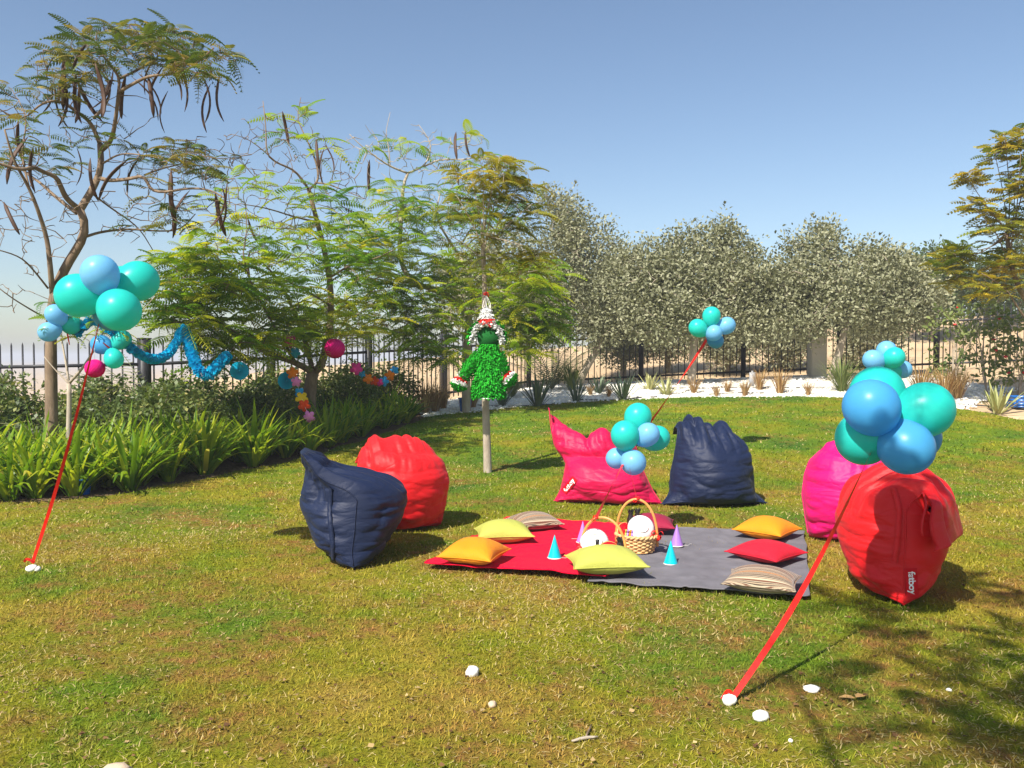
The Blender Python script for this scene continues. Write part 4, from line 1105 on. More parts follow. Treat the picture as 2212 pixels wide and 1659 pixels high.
# stones and litter on the lawn
def stone(px, py, size, mat, lab, seed, cat='stone', squash=.7):
    g = ground(px, py); tv, tf = pebble_template(seed, 2)
    o = add('stone' , mesh_np('stone', tv * np.array([1, 1, squash / .62]) * size, tf), mat)
    o.location = (g[0], g[1] + size * .6, zt(g[0], g[1]) + size * squash * .75 + .006); o.rotation_euler[2] = seed * 1.3
    return tag(o, lab, cat)
stone(1020, 1467, 0.030, M['stone'], 'white stone alone in the middle of the open lawn', 5, squash=1.0)
stone(1063, 1534, .022, M['tanstone'], 'small tan stone in the open lawn', 6)
stone(1757, 1503, 0.033, M['stone'], 'knobbly white stone in the shade beside the ribbon anchor', 7, squash=.6)
stone(1647, 1563, 0.039, M['stone'], 'flat white stone below the ribbon anchor', 8, squash=.55)
stone(1577, 1530, 0.033, M['stone'], 'white stone wrapped with the end of the wide red ribbon', 9, squash=1.0)
stone(66, 1239, 0.037, M['stone'], 'white stone wrapped with red ribbon before the lilies', 10, squash=.8)
stone(78, 1238, 0.029, M['stone'], 'white pebble next to the ribbon-wrapped stone', 11)
stone(2052, 1500, 0.013, M['stone'], 'tiny white stone in the shaded lawn', 12)
stone(1709, 1611, 0.011, M['stone'], 'tiny white chip in the dark foreground shade', 13)
stone(1791, 1032, 0.037, M['stone'], 'white stone holding a ribbon behind the pink beanbag', 14, squash=.9)
stone(240, 1690, .05, M['tanstone'], 'tan stone at the bottom edge of the lawn', 15, squash=.5)
a, b_ = ground(1235, 1615), ground(1292, 1603); mb = MB(); w = resample([a, (a + b_) / 2 + (0, .01, 0), b_], 6); w[:, 2] = .022
mb.tube(w, [.003, .006, .007, .007, .006, .003], 6); tag(mb.build('twig', M['bark2']), 'pale dry twig lying on the foreground lawn', 'twig')
a, b_ = ground(1265, 1605), ground(1278, 1575); mb = MB(); w = resample([a, b_], 5); w[:, 2] = .02
mb.tube(w, [.003, .005, .005, .004, .002], 6); tag(mb.build('twig', M['bark']), 'dark short twig above the pale one', 'twig')
g = ground(1848, 1522); mb = MB()
lv = OVAL_LEAF[0] * .075
mb.put(lv @ rotz(1.2).T + g + (0, 0, .03), OVAL_LEAF[1]); mb.put(lv @ rotz(-1.0).T + g + (0, 0, .034), OVAL_LEAF[1])
tag(mb.build('fallen_leaf', M['gold']), 'curled dry leaf in the shaded lawn', 'leaf')
# ================================================================== cloth
def relax(V, Q, scale, iters=120, katt=.03, kbend=.12, floor=None, seed=1, noise=.006, nscale=9.0):
    """settles a sheet whose rest lengths are a little longer than its shape, so that it buckles into folds"""
    V = np.array(V, float); T = V.copy()
    E = np.vstack([Q[:, [0, 1]], Q[:, [1, 2]], Q[:, [2, 3]], Q[:, [3, 0]]])
    E = np.unique(np.sort(E, 1), axis=0); E = E[E[:, 0] != E[:, 1]]
    n = len(V)
    deg = np.bincount(E.ravel(), minlength=n).astype(float); deg[deg == 0] = 1
    mid = (V[E[:, 0]] + V[E[:, 1]]) / 2
    rest = np.linalg.norm(V[E[:, 0]] - V[E[:, 1]], axis=1) * (scale(mid, V[E[:, 1]] - V[E[:, 0]]) if callable(scale) else scale)
    D1 = np.vstack([Q[:, [0, 2]], Q[:, [1, 3]]])
    rest2 = np.linalg.norm(V[D1[:, 0]] - V[D1[:, 1]], axis=1) * 1.02
    p = V + np.stack([vnoise(V, nscale, seed + k * 13.1) for k in range(3)], 1) * noise
    def acc(idx, c): return np.stack([np.bincount(idx, c[:, k], n) for k in range(3)], 1)
    for it in range(iters):
        p += (T - p) * katt
        for ee, rr, st in ((E, rest, 1.0), (D1, rest2, .25)):
            d = p[ee[:, 1]] - p[ee[:, 0]]; l = np.linalg.norm(d, axis=1) + 1e-9
            c = d * ((l - rr) / l * .5 * st)[:, None]
            p += (acc(ee[:, 0], c) - acc(ee[:, 1], c)) / (deg[:, None] * .5 + .5)
        lap = (acc(E[:, 0], p[E[:, 1]]) + acc(E[:, 1], p[E[:, 0]])) / deg[:, None] - p
        p += lap * kbend
        if floor is not None: p[:, 2] = np.maximum(p[:, 2], floor)
    return p

def two_sheets(nu, nv):
    """index grid of a sewn two-sided sack: returns ids front, back and quads"""
    f = np.arange(nu * nv).reshape(nv, nu)
    b = f.copy(); cnt = nu * nv
    inner = np.zeros((nv, nu), bool); inner[1:-1, 1:-1] = True
    b[inner] = cnt + np.arange(inner.sum())
    def quads(g, flip):
        q = np.stack([g[:-1, :-1], g[:-1, 1:], g[1:, 1:], g[1:, :-1]], -1).reshape(-1, 4)
        return q[:, ::-1] if flip else q
    return f, b, inner, np.vstack([quads(f, False), quads(b, True)])

def smooth_interp(v, xs, ys):
    """monotone-ish smooth interpolation"""
    fine = np.linspace(0, 1, 401); y = np.interp(fine, xs, ys)
    k = np.hanning(33); k /= k.sum()
    yp = np.pad(y, 16, mode='edge'); ys_ = np.convolve(yp, k, 'valid')
    return np.interp(v, fine, ys_)

def beanbag(label, mat, loc, rz, rows, seed, wr=1.055, fold=None, nu=64, nv=84, pw=.5, sharp=2.0, katt=.030, kb=.03, wamp=1.0, wdir=1.0):
    """rows: v, half width, half depth, x, y, z of the sack's middle line, from the bottom seam to the top seam"""
    rows = np.array(rows, float); vs = rows[:, 0]
    u = np.linspace(-1, 1, nu); u = np.sign(u) * (1 - (1 - np.abs(u)) ** 1.25); v = np.linspace(0, 1, nv)
    W = smooth_interp(v, vs, rows[:, 1]); W[0] = rows[0, 1]
    T = smooth_interp(v, vs, rows[:, 2]); T = T * np.minimum(1, (v / .035)) ** .5
    C = np.stack([smooth_interp(v, vs, rows[:, k]) for k in (3, 4, 5)], 1)
    tg = np.gradient(C[:, 1:], axis=0); tg /= np.linalg.norm(tg, axis=1)[:, None] + 1e-9
    # thickness direction: from plain Y at the seat to the normal of the flap
    dirY = np.stack([tg[:, 1], -tg[:, 0]], 1)
    w_ = sstep(.45, .75, v)[:, None] * wdir
    dirY = dirY * w_ + np.array([1.0, 0]) * (1 - w_); dirY /= np.linalg.norm(dirY, axis=1)[:, None]
    f, b, inner, Q = two_sheets(nu, nv)
    n = int(b.max()) + 1; V = np.zeros((n, 3))
    prof = (1 - np.abs(u) ** sharp) ** pw
    for iv in range(nv):
        for sgn, g in ((1, b), (-1, f)):
            off = T[iv] * prof * sgn
            if iv in (0, nv - 1): off = off * 0
            X = np.stack([C[iv, 0] + u * W[iv], C[iv, 1] + off * dirY[iv, 0], C[iv, 2] + off * dirY[iv, 1]], 1)
            if sgn < 0: V[g[iv]] = X
            else:
                m = inner[iv]; V[g[iv][m]] = X[m]
    if fold: V = fold(V, f, b, u, v)
    # puffs and creases: long horizontal ones low down, gathers running up to the tied top
    UV = np.zeros((n, 3)); 
    for side, g in ((0, f), (1, b)):
        uu, vv = np.meshgrid(u, v); UV[g.ravel()] = np.stack([uu.ravel(), vv.ravel(), np.full(uu.size, side * 3.7)], 1)
    nv_ = np.zeros((n, 3)); e1 = V[Q[:, 1]] - V[Q[:, 3]]; e2 = V[Q[:, 2]] - V[Q[:, 0]]; fn = np.cross(e2, e1)
    for k in range(4):
        for c in range(3): nv_[:, c] += np.bincount(Q[:, k], fn[:, c], n)
    nv_ /= np.linalg.norm(nv_, axis=1)[:, None] + 1e-9
    cen = np.array([V[:, 0].mean(), V[:, 1].mean(), .35])
    if np.mean(np.sum(nv_ * (V - cen), 1)) < 0: nv_ = -nv_
    def nz(a, c, sd): return np.array([mnoise.noise(Vector((q[0] * a + sd, q[1] * c - sd, q[2] + sd * .3))) for q in UV])
    def puff(x, p=.75): return np.minimum(np.abs(x) * 2.2, 1) ** p - .45
    au = np.abs(UV[:, 0]); vv = UV[:, 1]; inn = np.minimum(1, (1 - au) * 9) * np.minimum(1, vv * 14) * np.minimum(1, (1 - vv) * 10)
    lowm = .35 + .65 * (sstep(.34, .10, vv) + .8 * au ** 2); topm = sstep(.48, .72, vv)
    disp = puff(nz(1.5, 9, seed + .3)) * .020 * lowm * (1 - .6 * topm) + puff(nz(2.6, 17, seed + 5.1)) * .008 * lowm
    disp += puff(nz(3.3, 2.6, seed + 9.2)) * .060 * topm * np.clip(.6 + 1.6 * nz(1.4, 3, seed + 30), .15, 1.4) + puff(nz(6, 5.0, seed + 2.2)) * .010 * topm
    disp += (nz(1.3, 2.6, seed + 7.7)) * .035
    disp += puff(nz(3.5, 6, seed + 12.7)) * .022 * sstep(.62, .95, au) * (1 - topm)
    V = V + nv_ * (disp * inn * wamp)[:, None]
    V[:, 2] = np.maximum(V[:, 2], .012)
    hz = V[:, 2].max()
    def sc(mid, d):
        d = d / (np.linalg.norm(d, axis=1)[:, None] + 1e-9)
        k = (wr - 1) * (.5 + 1.0 * np.clip(mid[:, 2] / hz, 0, 1) ** 1.5 + .9 * (mid[:, 2] < .2))
        return 1 + k * (.55 + 1.1 * np.abs(d[:, 2]))
    V = relax(V, Q, sc, 90, katt, kb, .012, seed, .006, 9.0)
    t = thing('beanbag', loc, label, 'beanbag', 'beanbags around the picnic blankets', rz)
    o = add('sack', mesh_np('sack', V, Q), mat, t)
    sb = o.modifiers.new('smooth', 'SUBSURF'); sb.levels = 1; sb.render_levels = 1
    # seam piping round the edge of the sack
    mb = MB()
    for line in (f[0][4:-4], f[4:-5, -1], f[4:-5, 0]): mb.tube(V[line], .006, 5)
    mb.build('seam', mat, t)
    Rz = rotz(rz)
    Wv = V @ Rz.T + np.asarray(loc)
    bvh = BVHTree.FromPolygons([tuple(x) for x in Wv], [tuple(q) for q in Q])
    return t, bvh

def cast(bvh, px, py, off=.004):
    r = ray(px, py); d = Vector(r).normalized()
    h = bvh.ray_cast(Vector(CAM), d)
    if h[0] is None: return None
    nrm = h[1] if h[1].dot(d) < 0 else -h[1]
    return np.array(h[0] + nrm * off), np.array(nrm)

def to_local(t, V):
    R = rotz(t.rotation_euler[2])
    return (np.asarray(V) - np.array(t.location)) @ R

def strap(t, bvh, pts, w, mat, name='strap', lift=.012):
    c = [cast(bvh, *q, lift) for q in resample(np.array(pts, float), 28)]
    c = [x for x in c if x is not None]
    if len(c) < 4: return
    p = np.array([x[0] for x in c]); nn = np.array([x[1] for x in c])
    k = np.ones(5) / 5
    for q in range(3): p[2:-2, q] = np.convolve(p[:, q], k, 'valid')
    tg = np.gradient(p, axis=0); sd = np.cross(tg, nn); sd /= np.linalg.norm(sd, axis=1)[:, None] + 1e-9
    top = np.stack([p - sd * w / 2, p + sd * w / 2], 1).reshape(-1, 3); bot = top - np.repeat(nn, 2, 0) * .006
    m = len(p); i = np.arange(m - 1)[:, None] * 2
    Q = np.hstack([i, i + 1, i + 3, i + 2]); Q2 = Q[:, ::-1] + 2 * m
    side = np.vstack([np.hstack([i, i + 2, i + 2 + 2 * m, i + 2 * m]), np.hstack([i + 1, i + 1 + 2 * m, i + 3 + 2 * m, i + 3])])
    add(name, mesh_np(name, to_local(t, np.vstack([top, bot])), np.vstack([Q, Q2, side])), mat, t)

def text_mesh(body, size):
    cu = bpy.data.curves.new('letters', 'FONT'); cu.body = body; cu.size = size; cu.align_x = 'CENTER'; cu.align_y = 'CENTER'; cu.offset = size * .022; cu.resolution_u = 4
    o = bpy.data.objects.new('letters', cu); COL.objects.link(o)
    dg = bpy.context.evaluated_depsgraph_get(); me = bpy.data.meshes.new_from_object(o.evaluated_get(dg))
    bpy.data.objects.remove(o); bpy.data.curves.remove(cu)
    return me

def brand_tag(t, bvh, c, right, up, wpx, hpx, letters='fatboy'):
    """woven patch with lettering laid on the sack; right and up are unit vectors in the picture grid"""
    right = np.array(right, float); up = np.array(up, float); c = np.array(c, float)
    nx, ny = 9, 5; V = []
    for j in range(ny):
        for i in range(nx):
            q = c + right * wpx * (i / (nx - 1) - .5) + up * hpx * (j / (ny - 1) - .5)
            h = cast(bvh, q[0], q[1], .010)
            V.append(h[0] if h else None)
    good = [v for v in V if v is not None]
    if not good: return
    mean = np.mean(good, axis=0)
    V = np.array([v if v is not None else mean for v in V])
    i = np.arange(ny - 1)[:, None] * nx; j = np.arange(nx - 1)[None]
    Q = np.stack([i + j, i + j + 1, i + nx + j + 1, i + nx + j], -1).reshape(-1, 4)
    pt = add('brand_label', mesh_np('brand_label', to_local(t, V), Q), M['patch'], t)
    me = text_mesh(letters, 1.0)
    co = np.array([v.co[:2] for v in me.vertices]); w = np.ptp(co[:, 0])
    co = co / w * wpx * .80
    Vt = []
    for x, y in co:
        q = c + right * x + up * y; h = cast(bvh, q[0], q[1], .0145)
        Vt.append(h[0] if h else mean)
    for v, q in zip(me.vertices, to_local(t, np.array(Vt))): v.co = q
    me.materials.clear(); me.materials.append(M['lettering']); me.name = 'lettering'
    o = bpy.data.objects.new('lettering', me); COL.objects.link(o); o.parent = pt

def at_ground(px, D):
    p = P(px, 900, D); return (p[0], D, zt(p[0], D))

# ---- navy beanbag, front face to the picnic (centre)
STAND = [(0, .60, 0, 0, -.10, .02), (.05, .55, .22, 0, -.06, .04), (.12, .46, .37, 0, 0, .13), (.3, .45, .40, 0, .02, .34), (.5, .41, .36, 0, .03, .53), (.62, .38, .27, -.01, .04, .64), (.72, .34, .14, -.03, .06, .74), (.80, .31, .07, -.05, .09, .81), (.89, .30, .05, -.07, .18, .83), (1, .28, .02, -.08, .34, .72)]
def fold4(V, f, b, u, v):
    for iv in range(len(v)):
        k = sstep(.62, .85, v[iv])
        if k > 0:
            for g in (f, b):
                V[g[iv], 2] += k * (.07 * np.exp(-((u + .45) / .28) ** 2) - .10 * np.exp(-((u - .25) / .18) ** 2) + .03 * np.exp(-((u - .6) / .15) ** 2) - .10 * sstep(.7, 1, u))
                V[g[iv], 1] -= k * .06 * np.exp(-((u - .25) / .25) ** 2)
    return V
t4, bv4 = beanbag('navy blue beanbag standing square beside the crimson one', M['navy'], at_ground(1540, 9.0), .05, STAND, 4, 1.055, fold4)

# ---- crimson beanbag slumped to the left (centre)
rows = [(0, .60, 0, .05, -.14, .02), (.06, .56, .22, .05, -.08, .04), (.14, .50, .34, .04, -.02, .14), (.3, .45, .37, .02, 0, .28), (.45, .41, .30, .0, .04, .41), (.55, .41, .17, -.04, .09, .48), (.64, .45, .20, -.08, .10, .56), (.76, .43, .17, -.11, .12, .63), (.88, .40, .09, -.12, .17, .66), (1, .40, .02, -.12, .26, .60)]
def fold3(V, f, b, u, v):
    for iv in range(len(v)):
        k = sstep(.55, 1, v[iv])
        if k > 0:
            for g in (f, b):
                V[g[iv], 2] += k * (.20 * sstep(.25, 1, -u) - .13 * np.exp(-((u + .12) / .16) ** 2) + .05 * np.exp(-((u - .2) / .18) ** 2) - .10 * np.exp(-((u - .58) / .15) ** 2) + .06 * sstep(.75, 1, u))
                V[g[iv], 0] -= k * .05 * sstep(.4, 1, -u)
    return V
t3, bv3 = beanbag('crimson beanbag slumped with one corner up, beside the navy one', M['magenta'], at_ground(1303, 9.15), -.12, rows, 3, 1.06, fold3)

# ---- navy beanbag seen along its seam (left)
EDGE = [(0, .50, 0, 0, 0, .02), (.05, .50, .12, 0, 0, .05), (.15, .48, .25, 0, .0, .16), (.32, .47, .36, 0, .02, .34), (.5, .45, .42, 0, .02, .52), (.64, .42, .38, 0, .02, .66), (.75, .38, .25, 0, .0, .74), (.86, .36, .13, .0, -.06, .84), (1, .34, .03, 0, -.16, .98)]
rows1 = [(0, .48, 0, 0, .02, .02), (.05, .48, .19, 0, .02, .05), (.15, .47, .30, 0, .01, .15), (.32, .46, .38, 0, .03, .30), (.48, .44, .42, 0, .04, .43), (.60, .42, .41, 0, .05, .53), (.67, .40, .33, 0, -.02, .60), (.74, .36, .17, 0, -.17, .66), (.82, .32, .08, .02, -.25, .72), (.91, .27, .05, .06, -.29, .79), (1, .20, .02, .10, -.36, .88)]
t1, bv1 = beanbag('navy blue beanbag with a strap down its seam and a flap pointing up', M['navy'], at_ground(755, 6.62), -1.38, rows1, 1, 1.06, wdir=.12, wamp=1.25)
# ---- bright red beanbag behind it
rows2 = [(0, .36, 0, 0, -.05, .02), (.05, .37, .18, 0, -.03, .05), (.15, .40, .31, 0, 0, .16), (.32, .43, .40, 0, .02, .34), (.5, .43, .41, 0, .03, .50), (.62, .40, .36, 0, .04, .61), (.74, .35, .22, -.03, .06, .68), (.86, .31, .10, -.07, .12, .68), (1, .26, .03, -.14, .24, .60)]
t2, bv2 = beanbag('bright red beanbag behind the strapped navy one', M['red'], at_ground(868, 7.72), .35, rows2, 2, 1.05)
# ---- pink beanbag behind the large red one (right)
rows5 = [(0, .46, 0, 0, -.04, .02), (.05, .47, .18, 0, -.03, .05), (.15, .49, .32, 0, 0, .18), (.32, .52, .42, 0, .02, .38), (.5, .50, .42, 0, .03, .56), (.62, .46, .34, 0, .04, .68), (.75, .40, .18, .03, .06, .77), (.87, .36, .09, .08, .10, .80), (1, .32, .02, .16, .16, .74)]
t5, bv5 = beanbag('hot pink beanbag half hidden behind the red one with a strap', M['magenta2'], at_ground(1872, 7.2), -.25, rows5, 5, 1.065)
# ---- large red beanbag at the right, seam to the viewer
rows6 = [(0, .46, 0, 0, 0, .02), (.05, .46, .17, 0, 0, .05), (.15, .45, .28, 0, .0, .16), (.32, .44, .34, 0, .0, .36), (.5, .42, .37, 0, -.01, .54), (.62, .40, .34, 0, -.01, .66), (.70, .37, .23, 0, -.06, .74), (.78, .36, .12, 0, -.18, .78), (.86, .36, .05, .0, -.33, .71), (1, .36, .02, 0, -.43, .42)]
def fold6(V, f, b, u, v):
    for iv in range(len(v)):
        k = sstep(.70, .95, v[iv])
        if k > 0:
            for g in (f, b):
                w = sstep(-.1, 1, -u)
                V[g[iv], 0] -= k * .13 * w
                V[g[iv], 1] += k * .16 * w
                V[g[iv], 2] += k * .05 * w * (1 - k)
    return V
t6, bv6 = beanbag('large red beanbag with a strap, white lettering and its flap folded over', M['red'], at_ground(1932, 5.68), 1.30, [(*r[:5], r[5] * .93) for r in rows6], 6, 1.06, fold6)

strap(t1, bv1, [(716, 1052), (712, 1110), (716, 1150), (720, 1180), (722, 1228)], .035, M['navy'])
strap(t6, bv6, [(1930, 1055), (1943, 1100), (1940, 1160), (1932, 1215)], .035, M['red'])
brand_tag(t6, bv6, (1968, 1258), (.06, 1), (1, -.06), 62, 26)
brand_tag(t3, bv3, (1231, 1048), (.62, -.78), (-.78, -.62), 38, 14)

# ---- blankets
def blanket(name, label, corners, mat, seed, z0, amp=.016, nu=90, nv=70):
    c = np.array([ground(*q)[:2] for q in corners])                     # front left, front right, back right, back left
    r = np.random.default_rng(seed)
    u = np.linspace(0, 1, nu); v = np.linspace(0, 1, nv)
    UU, VV = np.meshgrid(u, v)
    X = (c[0] * (1 - UU[..., None]) + c[1] * UU[..., None]) * (1 - VV[..., None]) + (c[3] * (1 - UU[..., None]) + c[2] * UU[..., None]) * VV[..., None]
    V = np.concatenate([X, np.full(UU.shape + (1,), 0.0)], -1).reshape(-1, 3)
    e = np.minimum(np.minimum(UU, 1 - UU), np.minimum(VV, 1 - VV)).ravel()
    z = z0 + amp * (.5 + vnoise(V, 2.2, seed)) + .6 * amp * vnoise(V, 7, seed + 3) + .010 * np.exp(-(vnoise(V * np.array([1, 2.2, 1]), 1.7, seed + 6) / .05) ** 2)
    edge = np.exp(-e / .035)
    z += edge * (.014 * np.maximum(0, vnoise(V, 4.5, seed + 9)) + .006)
    V[:, :2] += (edge * .03)[:, None] * np.stack([vnoise(V, 3.2, seed + 20), vnoise(V, 3.2, seed + 40)], 1)
    V[:, 2] = z
    i = np.arange(nv - 1)[:, None] * nu; j = np.arange(nu - 1)[None]
    Q = np.stack([i + j, i + j + 1, i + nu + j + 1, i + nu + j], -1).reshape(-1, 4)
    t = thing(name, (*c.mean(0), 0), label, 'blanket', 'picnic blankets')
    V = V - np.array([*c.mean(0), 0])
    o = add('cloth', mesh_np('cloth', V, Q), mat, t)
    so = o.modifiers.new('thick', 'SOLIDIFY'); so.thickness = .006; so.offset = -1
    ss = o.modifiers.new('smooth', 'SUBSURF'); ss.levels = 1; ss.render_levels = 1
    g = np.arange(nu * nv).reshape(nv, nu)
    loop = np.concatenate([g[0], g[1:, -1], g[-1, :-1][::-1], g[1:-1, 0][::-1]])
    mb = MB(); mb.tube(V[np.concatenate([loop, loop[:1]])] + (0, 0, -.002), .0055, 5, cap=False); mb.build('hem', mat, t)
    return t
blanket('picnic_blanket', 'grey fleece picnic blanket with a stitched hem', [(1268, 1266), (1748, 1303), (1738, 1160), (1395, 1147)], M['greyfleece'], 31, .030)
blanket('picnic_blanket', 'red fleece picnic blanket overlapping the grey one', [(922, 1233), (1306, 1264), (1412, 1150), (1095, 1133)], M['redfleece'], 35, .046)

# ---- cushions
def cushion_mesh(seed, sx, sy, h, dent=0.0):
    nu = nv = 26
    f, b, inner, Q = two_sheets(nu, nv)
    n = int(b.max()) + 1; V = np.zeros((n, 3))
    u = np.linspace(-1, 1, nu); u = np.sign(u) * (1 - (1 - np.abs(u)) ** 1.2); UU, VV = np.meshgrid(u, u)
    pin = 1 - .11 * (1 - UU ** 2)* 0
    X = UU * sx * (1 - .10 * (1 - np.abs(UU)) ** .0 * (1 - VV ** 2) * np.abs(UU)); Y = VV * sy * (1 - .10 * (1 - UU ** 2) * np.abs(VV))
    th = h * ((1 - UU ** 2) ** .55) * ((1 - VV ** 2) ** .55)
    th = th * (1 - dent * np.exp(-(UU ** 2 * 8 + (VV + .5) ** 2 * 5)))
    V[f.ravel()] = np.stack([X, Y, -th * .75], -1).reshape(-1, 3)
    V[b[inner]] = np.stack([X, Y, th], -1)[inner]
    Q = Q[:, ::-1]
    V = relax(V, Q, lambda m, d: 1 + .05 * np.clip((np.maximum(np.abs(m[:, 0]) / sx, np.abs(m[:, 1]) / sy)), 0, 1) ** 2 + .012, 70, .05, .05, -h * .62, seed, .005, 14)
    V[:, 2] -= V[:, 2].min()
    loop = np.concatenate([f[0], f[1:, -1], f[-1, :-1][::-1], f[1:-1, 0][::-1]])
    return V, Q, loop
def cushion(label, mat, px, py, rz, sx, sy, h, seed, zbase, tilt=(0, 0), dent=0.0):
    g = ground(px, py, .05); t = thing('cushion', (g[0], g[1], zbase), label, 'cushion', 'cushions on the picnic blankets', rz)
    t.rotation_euler = (tilt[0], tilt[1], rz)
    V, Q, loop = cushion_mesh(seed, sx, sy, h, dent)
    o = add('cover', mesh_np('cover', V, Q), mat, t); s = o.modifiers.new('s', 'SUBSURF'); s.levels = s.render_levels = 1
    mb = MB(); mb.tube(V[np.concatenate([loop, loop[:1]])], .004, 5, cap=False); mb.build('piping', mat, t)
ZR, ZG = .058, .042
cushion('orange cushion at the left corner of the red blanket', M['orange'], 1025, 1218, -.35, .215, .215, .115, 51, ZR, dent=.25)
cushion('lime green cushion between orange and striped ones on the red blanket', M['lime'], 1088, 1170, .12, .235, .20, .11, 52, ZR)
cushion('brown striped cushion at the back of the red blanket', M['stripe'], 1153, 1142, .35, .215, .20, .09, 53, ZR)
cushion('lime green cushion over the seam of both blankets before the basket', M['lime'], 1309, 1238, .10, .27, .20, .115, 54, ZR + .006)
cushion('maroon cushion behind the baskets', M['maroon'], 1405, 1146, -.15, .21, .20, .09, 55, ZG + .016)
cushion('orange cushion at the back of the grey blanket', M['orange'], 1657, 1158, .85, .22, .22, .11, 56, ZG)
cushion('plain red cushion on the grey blanket', M['cushred'], 1655, 1206, .72, .225, .225, .09, 57, ZG)
cushion('brown striped cushion at the front of the grey blanket', M['stripe'], 1646, 1270, -.42, .235, .21, .095, 58, ZG)

# ---- party hats
def hat(label, mat, px, py, zb, h=.175, r=.054, seed=0):
    g = ground(px, py, .05); t = thing('party_hat', (g[0], g[1], zb), label, 'party hat', 'card party hats on the blankets', seed)
    mb = MB(); mb.lathe([(r, 0), (r * .5, h * .5), (.0015, h)], 32); mb.put([(r * .99, -.004, .002), (r * .99 + .002, .006, .002), (.003, .002, h)], np.array([[0, 1, 2]])); mb.build('cone', mat, t)
    mb = MB(); mb.lathe([(r + .001, -.001), (r + .003, .003), (r, .006)], 32); mb.build('brim', M['cream'], t)
    mb = MB(); k = np.linspace(0, 1, 12); mb.tube(np.column_stack([r + .09 * k, -.03 * np.sin(k * 5), .002 + .004 * np.sin(k * 3.1)]), .0012, 4); mb.build('elastic', M['cream'], t)
hat('cyan cone party hat on the red blanket', M['cyanhat'], 1198, 1208, ZR)
hat('cyan cone party hat on the grey blanket', M['cyanhat'], 1449, 1216, ZG, seed=.4)
hat('lilac cone party hat behind the near basket', M['purplehat'], 1259, 1173, ZR, seed=2.0)
hat('lilac cone party hat on the grey blanket beside the far basket', M['purplehat'], 1462, 1177, ZG, seed=.2)

# ---- baskets
def basket(label, px, py, zb, rz, rx, ry, h, hh):
    g = ground(px, py, .05); t = thing('wicker_basket', (g[0], g[1], zb), label, 'basket', 'wicker picnic baskets', rz)
    nrow = 9; ns = 28
    mb = MB()
    for r in range(nrow):
        k = r / (nrow - 1); fl = .80 + .20 * k
        th = np.linspace(0, 2 * math.pi, ns * 4 + 1)
        wob = .007 * np.sin(th * ns / 2 + r * math.pi)
        mb.tube(np.column_stack([(rx * fl + wob) * np.cos(th), (ry * fl + wob) * np.sin(th), np.full_like(th, .008 + h * k)]), .0085, 5, cap=False, rnd=float(RNG.uniform(.2, 1)))
    mb.lathe([(0, .004), (rx * .8, .004)], 28); 
    mb.build('weave', M['wicker'], t)
    mb = MB()
    for s in range(ns):
        a = (s + .5) * 2 * math.pi / ns
        mb.tube([(rx * .8 * math.cos(a), ry * .8 * math.sin(a), 0), (rx * math.cos(a), ry * math.sin(a), h)], .005, 5, rnd=.3)
    mb.build('stakes', M['wicker'], t)
    mb = MB(); th = np.linspace(0, 2 * math.pi, 90)
    for q in (0, math.pi):
        mb.tube(np.column_stack([(rx + .004 + .008 * np.cos(th * 14 + q)) * np.cos(th), (ry + .004 + .008 * np.cos(th * 14 + q)) * np.sin(th), h + .012 + .008 * np.sin(th * 14 + q)]), .009, 6, cap=False, rnd=.7)
    mb.build('rim', M['wicker'], t)
    th = np.linspace(0, math.pi, 30); mb = MB()
    mb.tube(np.column_stack([(rx + .006) * np.cos(th), 0 * th, h * .4 + (hh - h * .4) * np.sin(th) ** .75]), .0105, 8); mb.build('handle', M['cane'], t)
    return t, g
tb1, gb1 = basket('near wicker basket behind the lime cushion, holding a bowl and a red lid', 1303, 1226, ZR, -.50, .175, .135, .10, .36)
tb2, gb2 = basket('far wicker basket with the higher handle, holding a bowl and dark bottles', 1375, 1192, ZG + .014, -.35, .16, .13, .115, .41)
def local_thing(name, tb, off, label, cat, rz=0, group=None):
    R = rotz(tb.rotation_euler[2]); p = np.array(tb.location) + R @ np.array(off)
    return thing(name, p, label, cat, group, rz)
def tiltR(ax, a):
    return np.array(Matrix.Rotation(a, 3, ax))
def bowl(tb, off, tilt, label, r=.105):
    t = local_thing('bowl', tb, off, label, 'bowl', group='white bowls in the baskets'); R = tiltR('X', tilt)
    mb = MB(); mb.lathe([(0, 0), (r * .5, .004), (r * .86, .028), (r, .060), (r * .98, .064), (r * .82, .034), (r * .46, .012), (0, .010)], 32, R=R); mb.build('dish', M['white'], t)
    mb = MB(); mb.lathe([(r * .42, -.006), (r * .47, -.006), (r * .5, .006), (r * .40, .005)], 28, R=R); mb.build('foot', M['white'], t)
bowl(tb1, (-.055, -.02, .19), -2.05, 'white bowl leaning in the near basket', .108)
bowl(tb2, (.05, -.03, .205), -2.05, 'white bowl leaning in the far basket', .108)
def bottle(tb, off, label, h=.15, r=.032, rz=0.):
    t = local_thing('bottle', tb, off, label, 'bottle')
    mb = MB(); mb.lathe([(0, 0), (r, .002), (r, h * .55), (r * .85, h * .64), (r * .42, h * .74), (r * .40, h * .90)], 20); mb.build('glass', M['bottle'], t)
    mb = MB(); mb.lathe([(r * .44, h * .88), (r * .48, h), (0, h)], 16); mb.build('cap', M['black'], t)
bottle(tb1, (-.005, -.10, .075), 'small dark bottle before the bowl in the near basket', .14)
